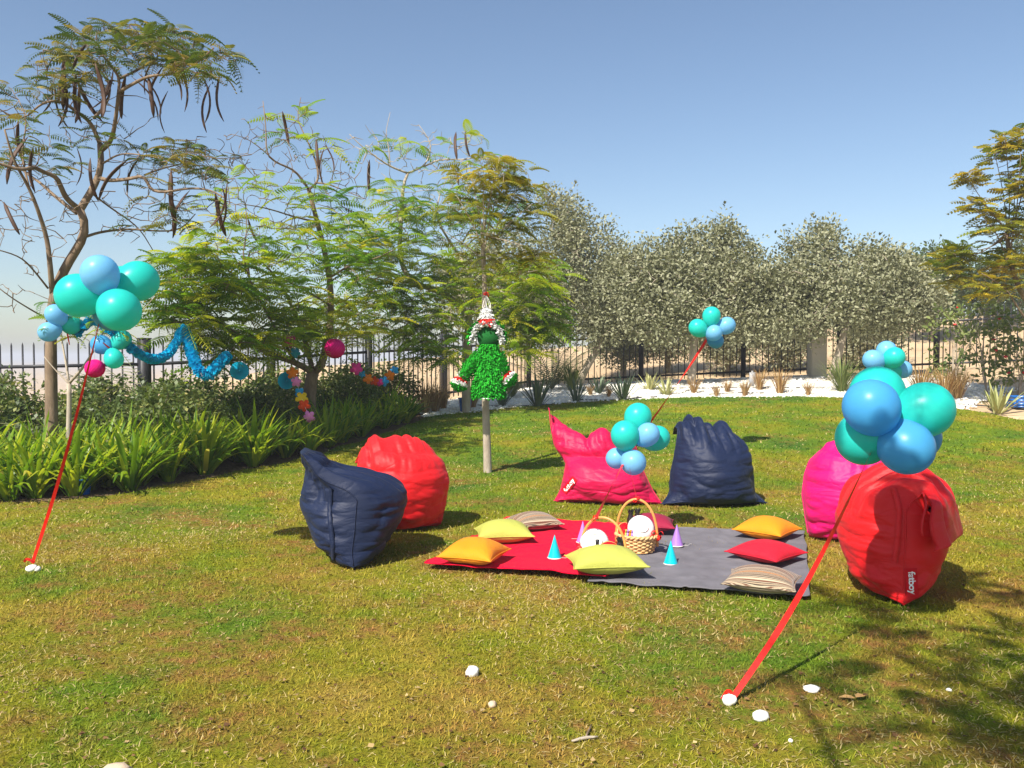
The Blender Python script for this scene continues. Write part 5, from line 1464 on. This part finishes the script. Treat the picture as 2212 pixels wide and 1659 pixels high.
def lid(tb, off, tilt, label, r=.085, rz=0.):
    t = local_thing('round_tin', tb, off, label, 'tin', rz); R = tiltR('X', tilt)
    mb = MB(); mb.lathe([(0, .016), (r * .85, .016), (r * .97, .010), (r, 0), (r, -.012)], 32, R=R); mb.build('lid', M['redplastic'], t)
    mb = MB(); mb.lathe([(r + .002, -.028), (r + .007, -.020), (r + .007, -.008), (r + .003, -.004), (r - .004, -.03), (0, -.03)], 32, R=R); mb.build('rim', M['gold'], t)
lid(tb1, (.075, -.055, .115), 1.15, 'round red tin with a tan rim leaning in the near basket', rz=.25)
lid(tb2, (-.085, .02, .14), 1.2, 'round red tin standing at the side of the far basket', .075, rz=.5)
# wrapped dark bottles standing in the baskets
def wrapped(tb, off, label, h=.19, r=.027):
    t = local_thing('wrapped_bottle', tb, off, label, 'bottle', group='dark wrapped bottles in the baskets')
    mb = MB(); mb.lathe([(0, 0), (r, 0), (r * 1.05, h * .6), (r * .7, h * .76), (r * .55, h * .82)], 16); mb.build('body', M['bottle'], t)
    mb = MB()
    for k in range(7):
        a = k * 6.28 / 7; c = np.array([math.cos(a), math.sin(a), 0]); s = np.array([-c[1], c[0], 0])
        mb.put([c * r * .5 - s * .010 + (0, 0, h * .80), c * r * .5 + s * .010 + (0, 0, h * .80), c * r * 1.05 + s * .006 + (0, 0, h), c * r * 1.1 - s * .004 + (0, 0, h * .98)], np.array([[0, 1, 2, 3]]))
    mb.build('paper_frill', M['black'], t, False)
    mb = MB(); mb.put([(-r * .7, -r * .92, h * .40), (r * .5, -r * 1.05, h * .42), (r * .55, -r * 1.02, h * .58), (-r * .5, -r * 1.0, h * .56)], np.array([[0, 1, 2, 3]])); mb.build('paper_label', M['white'], t, False)
wrapped(tb2, (-.06, .05, .12), 'dark frilled bottle with a white label in the far basket, left of its twin', .20)
wrapped(tb2, (-.012, .085, .125), 'dark frilled bottle with a white label in the far basket, behind the bowl', .20)
wrapped(tb1, (.125, .035, .03), 'dark frilled bottle beside the handle foot in the near basket', .19)
wrapped(tb1, (.10, .075, .04), 'dark frilled bottle behind the red tin in the near basket', .17)
for k, (mat, dx) in enumerate([('lime', -.065), ('orange', -.02), ('purplehat', -.045), ('purplehat', .0)]):
    t = local_thing('marker_pen', tb2, (-.03 + dx * .8, -.05, .09), ['yellow marker pen at the rim of the far basket', 'orange marker pen at the rim of the far basket', 'violet marker pen next to the yellow one', 'violet marker pen next to the white bowl'][k], 'pen')
    mb = MB(); mb.tube([(0, 0, 0), (.006, -.004, .06)], .008, 8); mb.build('barrel', M[mat], t); mb = MB(); mb.tube([(.006, -.004, .0605), (.009, -.006, .085)], .007, 8); mb.build('cap', M[mat], t)

def bow(parent_t, off, s, mat, name='bow', seed=0):
    r = np.random.default_rng(seed); mb = MB()
    for k in range(9):
        a = r.uniform(0, 6.28); e = r.uniform(-.6, 1.0); d = np.array([math.cos(a) * math.cos(e), math.sin(a) * math.cos(e), math.sin(e)])
        sd = np.cross(d, [0, 0, 1.0]); sd /= np.linalg.norm(sd) + 1e-6
        q = np.linspace(0, 1, 9); lp = d[None] * (s * np.sin(q * math.pi))[:, None] + np.cross(d, sd)[None] * (s * .35 * np.sin(2 * math.pi * q))[:, None]
        V = np.stack([lp - sd * s * .16, lp + sd * s * .16], 1).reshape(-1, 3); i = np.arange(8)[:, None] * 2
        mb.put(V + np.asarray(off), np.hstack([i, i + 1, i + 3, i + 2]))
    return mb.build(name, mat, parent_t)
bow(tb1, (-.175, -.01, .12), .045, M['ribbon'], seed=1); bow(tb2, (.165, -.01, .135), .055, M['ribbon'], seed=2)

# ---- balloons
def balloon_mesh(nm):
    k = np.linspace(0, math.pi, 22); r = np.sin(k) * (1 + .0 * k); z = -np.cos(k)
    zz = np.where(z < 0, z * 1.30, z * .98); r = r * np.where(z < 0, 1 - .16 * (-z) ** 1.8, 1)
    mb = MB(); mb.lathe(np.column_stack([np.maximum(r, .0005), zz]), 36); return mb.mesh(nm)
BAL = {}
for nm in ('turq', 'blue', 'lblue'):
    BAL[nm] = balloon_mesh('balloon'); BAL[nm].materials.append(M[nm])
KN = {}
for nm in ('turq', 'blue', 'lblue'):
    mb = MB(); mb.lathe([(.02, -1.26), (.05, -1.31), (.025, -1.34), (.085, -1.41), (0, -1.40)], 12); KN[nm] = mb.mesh('knot'); KN[nm].materials.append(M[nm])
def ribbon_strip(pts, w, twist=0.0, n=40, sag=0.0, t0=0.0):
    p = chaikin(np.array(pts, float), 3) if len(pts) > 2 else np.array(pts, float)
    p = resample(p, n); k = np.linspace(0, 1, n)
    p[:, 2] -= sag * 4 * k * (1 - k)
    tg = np.gradient(p, axis=0); tg /= np.linalg.norm(tg, axis=1)[:, None]
    view = CAM - p.mean(0); view /= np.linalg.norm(view)
    a = np.cross(tg, view); a /= np.linalg.norm(a, axis=1)[:, None]; b = np.cross(tg, a)
    th = t0 + twist * k
    sd = a * np.cos(th)[:, None] + b * np.sin(th)[:, None]
    V = np.stack([p - sd * w / 2, p + sd * w / 2], 1).reshape(-1, 3)
    i = np.arange(n - 1)[:, None] * 2
    return V, np.hstack([i, i + 1, i + 3, i + 2])
def bunch(label, items, tie, ribbons, group='balloon bunches on red ribbons'):
    """items: px, py, D, radius, colour; each balloon's neck points to the tie"""
    t = thing('balloon_bunch', tie, label, 'balloons', group)
    for px, py, D, r, c in items:
        p = P(px, py, D); d = Vector(p - tie); 
        o = add('balloon', BAL[c], None, t); o.location = p - tie; o.rotation_mode = 'QUATERNION'; o.rotation_quaternion = d.to_track_quat('Z', 'Y'); o.scale = (r * 1.03, r * 1.03, r * 1.08)
        kn = add('knot', KN[c], None, o)
    for pts, w, tw, t0, sg in ribbons:
        V, Q = ribbon_strip(pts, w, tw, 48, sg, t0)
        add('ribbon', mesh_np('ribbon', V - tie, Q), M['ribbon'], t)
    return t
# left
DL = 6.0
tie = P(228, 640, DL); s_ = ground(70, 1232); s_[2] = .05
bunch('turquoise and blue balloons tied to a stone before the lilies', [(170, 638, DL - .05, .150, 'turq'), (216, 591, DL - .12, .125, 'lblue'), (298, 607, DL + .15, .142, 'turq'), (258, 670, DL - .14, .142, 'turq'), (240, 676, DL + .10, .125, 'blue'), (268, 612, DL + .22, .125, 'turq')], tie, [([s_, s_ * .6 + tie * .4 + (.02, 0, -.02), tie], .024, 2.0, -.5, .03), ([s_ + (-.05, -.02, .015), s_ + (-.01, -.05, .05), s_ + (.03, -.02, .01)], .02, .5, 0, 0)])
# foreground right
DR = 4.55
tie = P(1905, 925, DR); s_ = ground(1583, 1522); s_[2] = .03
bunch('large blue and turquoise balloons floating over the strapped red beanbag', [(1895, 850, DR + .12, .145, 'turq'), (1882, 879, DR - .12, .142, 'blue'), (1998, 885, DR - .02, .145, 'turq'), (1866, 946, DR + .06, .145, 'turq'), (1957, 966, DR - .10, .140, 'blue'), (1985, 945, DR + .16, .115, 'blue')], tie, [([s_, s_ * .62 + tie * .38 + (.015, 0, -.03), tie], .029, 2.3, -.5, .05), ([s_ + (-.055, -.02, .0), s_ + (-.03, -.04, .06), s_ + (.0, -.03, .0)], .016, .5, 0, 0)])
# basket bunch
DBk = 7.35
tie = P(1354, 986, DBk + .05); h1 = np.array(tb1.location) + rotz(tb1.rotation_euler[2]) @ np.array((-.06, 0, .35)); h2 = np.array(tb2.location) + rotz(tb2.rotation_euler[2]) @ np.array((0, 0, .415))
bunch('turquoise and light blue balloons tied to the baskets', [(1378, 900, DBk + .1, .118, 'turq'), (1350, 939, DBk - .08, .120, 'turq'), (1400, 938, DBk - .06, .098, 'lblue'), (1420, 946, DBk + .12, .108, 'turq'), (1332, 990, DBk + .06, .092, 'lblue'), (1368, 999, DBk - .1, .108, 'lblue')], tie, [([h1, h1 * .5 + tie * .5, tie], .026, 2.2, .4, 0), ([h2, tie], .012, .6, 1.0, 0)])
for h, tb in ((h1, tb1), (h2, tb2)):
    o_ = rotz(-tb.rotation_euler[2]) @ (h - np.array(tb.location)); bow(tb, o_ + (0, 0, -.01), .035, M['ribbon'], 'ribbon_knot', 5)
# far middle
DM = 12.5
tie = P(1530, 728, DM); s_ = ground(1372, 958); s_[2] = zt(s_[0], s_[1]) + .03
bunch('turquoise and light blue balloons floating before the fence', [(1537, 682, DM, .130, 'turq'), (1507, 708, DM - .05, .128, 'turq'), (1570, 703, DM + .05, .125, 'lblue'), (1543, 719, DM - .12, .115, 'lblue'), (1546, 736, DM + .06, .115, 'blue')], tie, [([s_, s_ * .5 + tie * .5, tie], .045, 2.8, 0, .05)])
# far right
DF = 10.4
tie = P(1915, 785, DF); s_ = ground(1790, 1030); s_[2] = zt(s_[0], s_[1]) + .05
bunch('light blue and turquoise balloons tied to a stone behind the pink beanbag', [(1915, 758, DF + .05, .120, 'lblue'), (1886, 777, DF - .02, .120, 'lblue'), (1932, 772, DF - .1, .122, 'turq'), (1950, 798, DF + .1, .110, 'lblue'), (1925, 803, DF + .03, .12, 'turq')], tie, [([s_, s_ * .5 + tie * .5, tie], .030, 2.2, .6, .02)])
# small ones in the young tree
DT = 9.75
tie = P(142, 700, DT); bunch('small light blue and turquoise balloons tied to the flame tree trunk', [(120, 679, DT - .05, .112, 'lblue'), (105, 717, DT - .05, .110, 'lblue'), (155, 702, DT + .12, .112, 'turq')], tie, [([tie, P(150, 745, DT + .2)], .02, 1, 0, 0)])
tie = P(240, 755, DT); bunch('small turquoise and blue balloons hung in the young tree beside the pink ball', [(263, 733, DT + .12, .108, 'turq'), (246, 776, DT - .05, .105, 'turq'), (218, 744, DT + .05, .110, 'blue')], tie, [([tie, P(222, 740, DT - .1)], .02, 1, 0, 0)])
# ================================================================== party decorations
def tissue_garland(label, pxpts, Ds, r=.064, step=.016, seed=0):
    g = np.random.default_rng(seed)
    path = chaikin(np.array([P(x, y, d) for (x, y), d in zip(pxpts, Ds)]), 3)
    L = np.sum(np.linalg.norm(np.diff(path, axis=0), axis=1)); path = resample(path, int(L / step)); o0 = path[0].copy(); path -= o0
    t = thing('tissue_garland', o0, label, 'garland')
    mb = MB(); tg = np.gradient(path, axis=0); tg /= np.linalg.norm(tg, axis=1)[:, None]
    m = 20; th = np.arange(m) * 2 * math.pi / m
    for k, (p, d) in enumerate(zip(path, tg)):
        a = np.cross(d, [.2, .3, 1.0]); a /= np.linalg.norm(a); b = np.cross(d, a)
        ph = g.uniform(0, 6.28); rr = r * g.uniform(.82, 1.12) * (.74 + .26 * np.abs(np.cos(2.5 * th + ph)))
        ax = .016 * np.sin(5 * th + ph) + g.normal(0, .004, m)
        ring = p + (a[None] * np.cos(th)[:, None] + b[None] * np.sin(th)[:, None]) * rr[:, None] + d[None] * ax[:, None]
        mb.put(np.vstack([ring, p]), np.stack([np.arange(m), (np.arange(m) + 1) % m, np.full(m, m)], 1), rnd=g.random())
    mb.build('tissue_ruffle', M['tissue'], t, False)
    mb = MB(); mb.tube(path[::3], .003, 4); mb.build('string', M['cream'], t)
tissue_garland('turquoise ruffled tissue garland sagging between the young tree and the flame tree', [(163, 722), (180, 702), (203, 688), (222, 700), (250, 722), (282, 752), (312, 772), (342, 778), (368, 762), (384, 735), (393, 708)], [9.9, 9.9, 9.85, 9.8, 9.8, 9.9, 10.2, 10.6, 11, 11.2, 11.4], seed=1)
tissue_garland('turquoise tissue garland looping down under the fronds of the flame tree', [(395, 708), (408, 738), (415, 765), (425, 795), (440, 812), (456, 808), (470, 788), (492, 768)], [11.4, 11.3, 11.2, 11.1, 11.1, 11.2, 11.4, 11.6], r=.085, seed=2)

def paper_fan(label, px, py, D, r, yaw=0.0):
    c = P(px, py, D); t = thing('paper_fan', c, label, 'paper fan', 'blue paper fans'); n = 72; mb = MB()
    th = np.arange(n) * 2 * math.pi / n; z = np.where(np.arange(n) % 2 == 0, .012, -.012)
    R = rotz(yaw) @ tiltR('X', math.pi / 2)
    ro = np.column_stack([r * np.cos(th), r * np.sin(th), z]); ri = np.column_stack([r * .08 * np.cos(th), r * .08 * np.sin(th), z * .4])
    i = np.arange(n); j = (i + 1) % n
    mb.put(np.vstack([ro, ri]) @ R.T, np.stack([i, j, j + n, i + n], 1), rnd=np.concatenate([np.full(n, .9), np.full(n, .1)])); mb.build('pleats', M['tissue'], t, False)
    mb = MB(); mb.lathe([(0, .014), (r * .10, .012), (r * .11, 0)], 16, R=R @ tiltR('X', 0)); mb.build('centre', M['tissue'], t)
    mb = MB(); mb.tube([(0, 0, r), (0, .02, r + .25)], .0015, 4); mb.build('string', M['cream'], t)
paper_fan('blue pleated paper fan hanging alone beside the tissue garland', 517, 801, 12.0, .132, .15)
paper_fan('blue pleated paper fan behind the flower garland', 619, 822, 13.4, .14, .5)

def honeycomb(label, px, py, D, r):
    c = P(px, py, D); t = thing('honeycomb_ball', c, label, 'paper ball', 'pink honeycomb paper balls')
    nu, nv = 44, 17; V = []; Rn = []
    for j in range(nv + 1):
        la = -math.pi / 2 + math.pi * j / nv
        for i in range(nu):
            ph = (i + .5 * (j % 2)) * 2 * math.pi / nu
            k = r * (1 - (.07 if (i + j) % 2 else 0) - .03 * (abs(math.sin(ph * 3)) < .12))
            V.append((k * math.cos(la) * math.cos(ph), k * math.cos(la) * math.sin(ph), k * math.sin(la) * .95)); Rn.append(.9 if (i + j) % 2 == 0 else .0)
    i = np.arange(nv)[:, None] * nu; j = np.arange(nu)[None]; k = (j + 1) % nu
    Q = np.stack([i + j, i + k, i + nu + k, i + nu + j], -1).reshape(-1, 4)
    add('honeycomb', mesh_np('honeycomb', V, Q, False, Rn), M['pink'], t)
    mb = MB(); mb.tube([(0, 0, r * .9), (0, 0, r + .22)], .002, 4); mb.build('string', M['cream'], t)
honeycomb('pink honeycomb paper ball low in the young tree by the balloons', 205, 796, 9.7, .112)
honeycomb('pink honeycomb paper ball hanging in the spreading flame tree', 723, 753, 13.4, .168)

FC = {'f_orange': (.80, .20, .01), 'f_pink': (.80, .05, .32), 'f_blue': (.03, .34, .68), 'f_yellow': (.85, .55, .02), 'f_red': (.75, .07, .01), 'f_lilac': (.80, .25, .55)}
for k, c in FC.items(): M[k] = plain(k[2:] + '_felt', c, .85, .1, .06)
def flower_mesh(r):
    mb = MB(); m = 50; th = np.arange(m) * 2 * math.pi / m
    rr = r * (.55 + .45 * np.abs(np.cos(2.5 * th)) ** .7)
    V = np.vstack([np.column_stack([rr * np.cos(th), .008 * np.cos(5 * th), rr * np.sin(th)]), [(0, -.004, 0)], np.column_stack([rr * np.cos(th), .006 + .008 * np.cos(5 * th), rr * np.sin(th)])])
    i = np.arange(m); j = (i + 1) % m
    mb.put(V, np.stack([j, i, np.full(m, m)], 1), np.stack([i, j, j + m + 1, i + m + 1], 1)); return mb.mesh('flower', False)
FM = {}
def flower_garland(label, items, D):
    pts = np.array([P(x, y, D + e) for x, y, e, c, r in items]); o0 = pts[0]
    t = thing('flower_garland', o0, label, 'garland', 'felt flower garlands')
    for (x, y, e, c, r), p in zip(items, pts):
        me = flower_mesh(r); me.materials.append(M[c]); o = add('flower', me, None, t); o.location = p - o0; o.rotation_euler = (random.uniform(-.3, .3), random.uniform(0, 6), random.uniform(-.6, .6))
        mb = MB(); mb.lathe([(0, -.012), (r * .16, -.009), (r * .2, 0)], 10, R=tiltR('X', math.pi / 2)); mb.build('flower_centre', M['f_yellow'] if c != 'f_yellow' else M['lettering'], o)
    mb = MB(); mb.tube(resample(pts - o0 + (0, .012, 0), 30), .0025, 4); mb.build('string', M['cream'], t)
flower_garland('string of bright felt flowers hanging down before the flame tree trunk', [(632, 806, 0, 'f_orange', .10), (640, 825, 0, 'f_lilac', .085), (648, 850, .0, 'f_blue', .10), (652, 860, -.1, 'f_yellow', .105), (657, 876, -.2, 'f_red', .10), (668, 900, -.3, 'f_lilac', .10)], 13.2)
flower_garland('string of felt flowers strung through the far end of the lilies', [(770, 796, 0, 'f_pink', .12), (782, 808, .1, 'f_blue', .07), (795, 818, .2, 'f_orange', .10), (808, 823, .4, 'f_red', .09), (819, 826, .5, 'f_pink', .08), (829, 824, .6, 'f_blue', .10), (842, 812, .8, 'f_orange', .11), (852, 800, 1.0, 'f_blue', .09)], 15.0)
flower_garland('two felt flowers high by the fence behind the flame tree', [(628, 737, 0, 'f_pink', .11), (638, 762, 0, 'f_blue', .09)], 13.6)

# ---- hanging paper figure: plain green fringed robe with a pointed hood, no face
M['fg'] = leafmat('green_crepe', [(0, (.008, .20, .012)), (1, (.04, .50, .035))], .2, .8, (1, 1, 1), .1)
M['fw'] = leafmat('white_crepe', [(0, (.62, .62, .60)), (1, (.86, .86, .84))], .15, .8, (1, 1, 1), .1)
M['fr'] = leafmat('red_crepe', [(0, (.55, .01, .01)), (1, (.80, .04, .02))], .15, .8, (1, 1, 1), .1)
M['fd'] = plain('dark_green_card', (.01, .10, .02), .9, .1)
S_ = .0062
DPN = DE - .42
o0 = P(1056, 860, DPN)
pin = thing('hanging_paper_figure', o0, 'green crepe-paper figure with a pointed hood hanging before the slim tree', 'pinata')
def revol(prof, axis_pts=None):
    return np.array(prof, float) * S_
def fringe_rev(prof, n, mat, name, seed, ln=.040, w=.016, ry=.8, center=(0, 0), parent=pin, R=None, off=(0, 0, 0), arc=None):
    """core and paper fringe over a surface of revolution; prof rows (radius, z) in metres"""
    r = np.random.default_rng(seed); prof = np.asarray(prof, float)
    seg = np.linalg.norm(np.diff(prof, axis=0), axis=1) * (prof[:-1, 0] + prof[1:, 0]); cum = np.concatenate([[0], np.cumsum(seg)])
    u = r.random(n) * cum[-1]; k = np.clip(np.searchsorted(cum, u) - 1, 0, len(seg) - 1); f = (u - cum[k]) / (seg[k] + 1e-9)
    rad = prof[k, 0] * (1 - f) + prof[k + 1, 0] * f; z = prof[k, 1] * (1 - f) + prof[k + 1, 1] * f
    dp = prof[k + 1] - prof[k]; dp /= np.linalg.norm(dp, axis=1)[:, None] + 1e-9
    a = r.uniform(0, 2 * math.pi, n) if arc is None else r.uniform(arc[0], arc[1], n)
    ca, sa = np.cos(a), np.sin(a)
    pos = np.column_stack([rad * ca, rad * sa * ry, z]); nrm = np.column_stack([dp[:, 1] * ca, dp[:, 1] * sa / ry, -dp[:, 0]])
    nrm *= np.sign(np.sum(nrm * np.column_stack([ca, sa, 0 * a]), 1) + 1e-6)[:, None]
    d = nrm * r.uniform(.3, 1.0, n)[:, None] + np.column_stack([r.normal(0, .45, n), r.normal(0, .45, n), r.uniform(-1.1, -.2, n)])
    TV = np.array([[-.5 * w, 0, 0], [.5 * w, 0, 0], [.5 * w, .6 * ln, .10 * ln], [-.5 * w, .6 * ln, .10 * ln], [.35 * w, ln, -.08 * ln], [-.35 * w, ln, -.08 * ln]]); TF = np.array([[0, 1, 2, 3], [3, 2, 4, 5]])
    V, F = scatter(TV, TF, pos, frames(d, r.normal(0, .5, n)), r.uniform(.75, 1.25, n))
    mb = MB(); mb.put(V, F, rnd=np.repeat(r.random(n), 6))
    if arc is None:
        q = len(prof); th = np.arange(20) * 2 * math.pi / 20
        CV = np.stack([prof[:, 0:1] * np.cos(th), prof[:, 0:1] * np.sin(th) * ry, np.repeat(prof[:, 1:2], 20, 1)], -1).reshape(-1, 3)
        i = np.arange(q - 1)[:, None] * 20; j = np.arange(20)[None]; kk = (j + 1) % 20
        mb.put(CV, np.stack([i + j, i + kk, i + 20 + kk, i + 20 + j], -1).reshape(-1, 4), rnd=.2)
    for i_ in range(len(mb.V)):
        if R is not None: mb.V[i_] = mb.V[i_] @ np.asarray(R).T
        mb.V[i_] = mb.V[i_] + np.asarray(off)
    return mb.build(name, mat, parent, False)
mm = lambda rows: np.array(rows, float) * S_
fringe_rev(mm([(0, 4), (31, 2), (34, 10), (31, 40), (27, 65), (24, 85), (20, 100), (17, 112)]), 2300, M['fg'], 'robe', 1)
# hood: ring of white ruffle round a blank dark opening
mb = MB(); th = np.linspace(0, 2 * math.pi, 36); R = tiltR('X', math.pi / 2)
mb.lathe(mm([(0, -14), (14, -12), (22, -4), (24, 6), (0, 8)]), 30, (0, 0, 126 * S_), R=R); mb.build('hood_lining', M['fd'], pin)
def ruffle(n, r0, x0, z0, mat, name, seed, y=-.06, arc=(-.25, math.pi + .25), spread=.03):
    r = np.random.default_rng(seed); a = r.uniform(*arc, n); rad = r0 + r.normal(0, spread * .5, n)
    pos = np.column_stack([x0 + rad * np.cos(a), y + r.normal(0, .02, n), z0 + rad * np.sin(a) * 1.05])
    d = np.column_stack([np.cos(a) * .7, r.normal(-.5, .5, n), np.sin(a) * .7]) + r.normal(0, .5, (n, 3))
    ln, w = .042, .024; TV = np.array([[-.5 * w, 0, 0], [.5 * w, 0, 0], [.5 * w, .6 * ln, .2 * ln], [-.5 * w, .6 * ln, .2 * ln], [.35 * w, ln, -.08 * ln], [-.35 * w, ln, -.08 * ln]])
    V, F = scatter(TV, np.array([[0, 1, 2, 3], [3, 2, 4, 5]]), pos, frames(d), r.uniform(.8, 1.3, n)); mb = MB(); mb.put(V, F, rnd=np.repeat(r.random(n), 6)); return mb.build(name, mat, pin, False)
ruffle(420, 29 * S_, -3 * S_, 122 * S_, M['fw'], 'hood_ruffle', 5)
ruffle(320, 36 * S_, -3 * S_, 122 * S_, M['fg'], 'hood_edge', 6, .0)
fringe_rev(mm([(30, 128), (27, 145), (18, 155), (13, 160)]), 420, M['fg'], 'hood', 7, off=(-3 * S_, .03, 0), ry=.7, arc=(-.2, math.pi + .2))
fringe_rev(mm([(16, 153), (15, 164)]), 150, M['fr'], 'hat_band', 8, off=(-4 * S_, 0, 0))
fringe_rev(mm([(15, 164), (11, 174), (8, 184), (0, 190)]), 260, M['fw'], 'hat_tip', 9, off=(-5 * S_, 0, 0), ln=.03)
# arms and mittens
def arm(sx, mid, hand, seed):
    a = np.array([sx * 17 * S_, 0, 88 * S_]); b = np.array([mid[0] * S_, -.03, mid[1] * S_]); d = Vector(b - a); L = d.length
    R = np.array(d.to_track_quat('Z', 'Y').to_matrix())
    fringe_rev([(.075, 0), (.082, L * .5), (.062, L)], 520, M['fg'], 'sleeve', seed, R=R, off=a, ry=1)
    h = np.array([hand[0] * S_, -.05, hand[1] * S_]); c = Vector(h - b); L2 = c.length; R2 = np.array(c.to_track_quat('Z', 'Y').to_matrix())
    fringe_rev([(.05, -.05), (.055, .0)], 90, M['fw'], 'cuff', seed + 1, R=R2, off=b, ry=1, ln=.03)
    fringe_rev([(.062, L2 * .25), (.082, L2 * .5)], 120, M['fr'], 'mitten_band', seed + 2, R=R2, off=b, ry=1, ln=.03)
    fringe_rev([(.085, L2 * .5), (.095, L2 * .85)], 150, M['fw'], 'mitten_stripe', seed + 3, R=R2, off=b, ry=1, ln=.03)
    fringe_rev([(.095, L2 * .85), (.075, L2 * 1.2), (.0, L2 * 1.38)], 200, M['fg'], 'mitten_tip', seed + 4, R=R2, off=b, ry=1, ln=.03)
arm(-1, (-56, 42), (-64, 24), 20); arm(1, (33, 48), (48, 36), 30)
mb = MB(); mb.lathe(mm([(0, -1), (12, -1), (13, 1), (0, 2)]), 20, (-3 * S_, -.1, 0)); mb.build('base_card', M['white'], pin)
# cords to the tree
tip = P(1050, 638, DE - .06) - o0
for k, (x, z) in enumerate([(-12, 186), (-4, 188), (6, 176), (-18, 160), (3, 186)]):
    mb = MB(); a = np.array([x * S_, -.02, z * S_]); mb.tube(bez(a, (a + tip) / 2 + (-.03 + .02 * k, -.02, -.03), tip, 8), .0045, 5); mb.build('cord', M['cream'], pin)
bow(pin, tip, .05, M['ribbon'], 'red_knot', 9)

# ================================================================== air
mb = MB(); mb.box((0, 2000, -1.0), (12300, 8300, 18.6))
hz = mb.build('haze', None, None, False); hz.data.transform(Matrix.Translation((0, 0, 0)))
m = bpy.data.materials.new('haze'); m.use_nodes = True; nt = m.node_tree; nt.nodes.clear()
vo = nt.nodes.new('ShaderNodeVolumePrincipled'); vo.inputs['Density'].default_value = .0014; vo.inputs['Color'].default_value = (.86, .88, .95, 1); vo.inputs['Anisotropy'].default_value = .0
ou = nt.nodes.new('ShaderNodeOutputMaterial'); nt.links.new(vo.outputs[0], ou.inputs['Volume'])
hz.data.materials.append(m)
tag(hz, 'pale desert haze thickening towards the horizon', 'haze', kind='stuff')
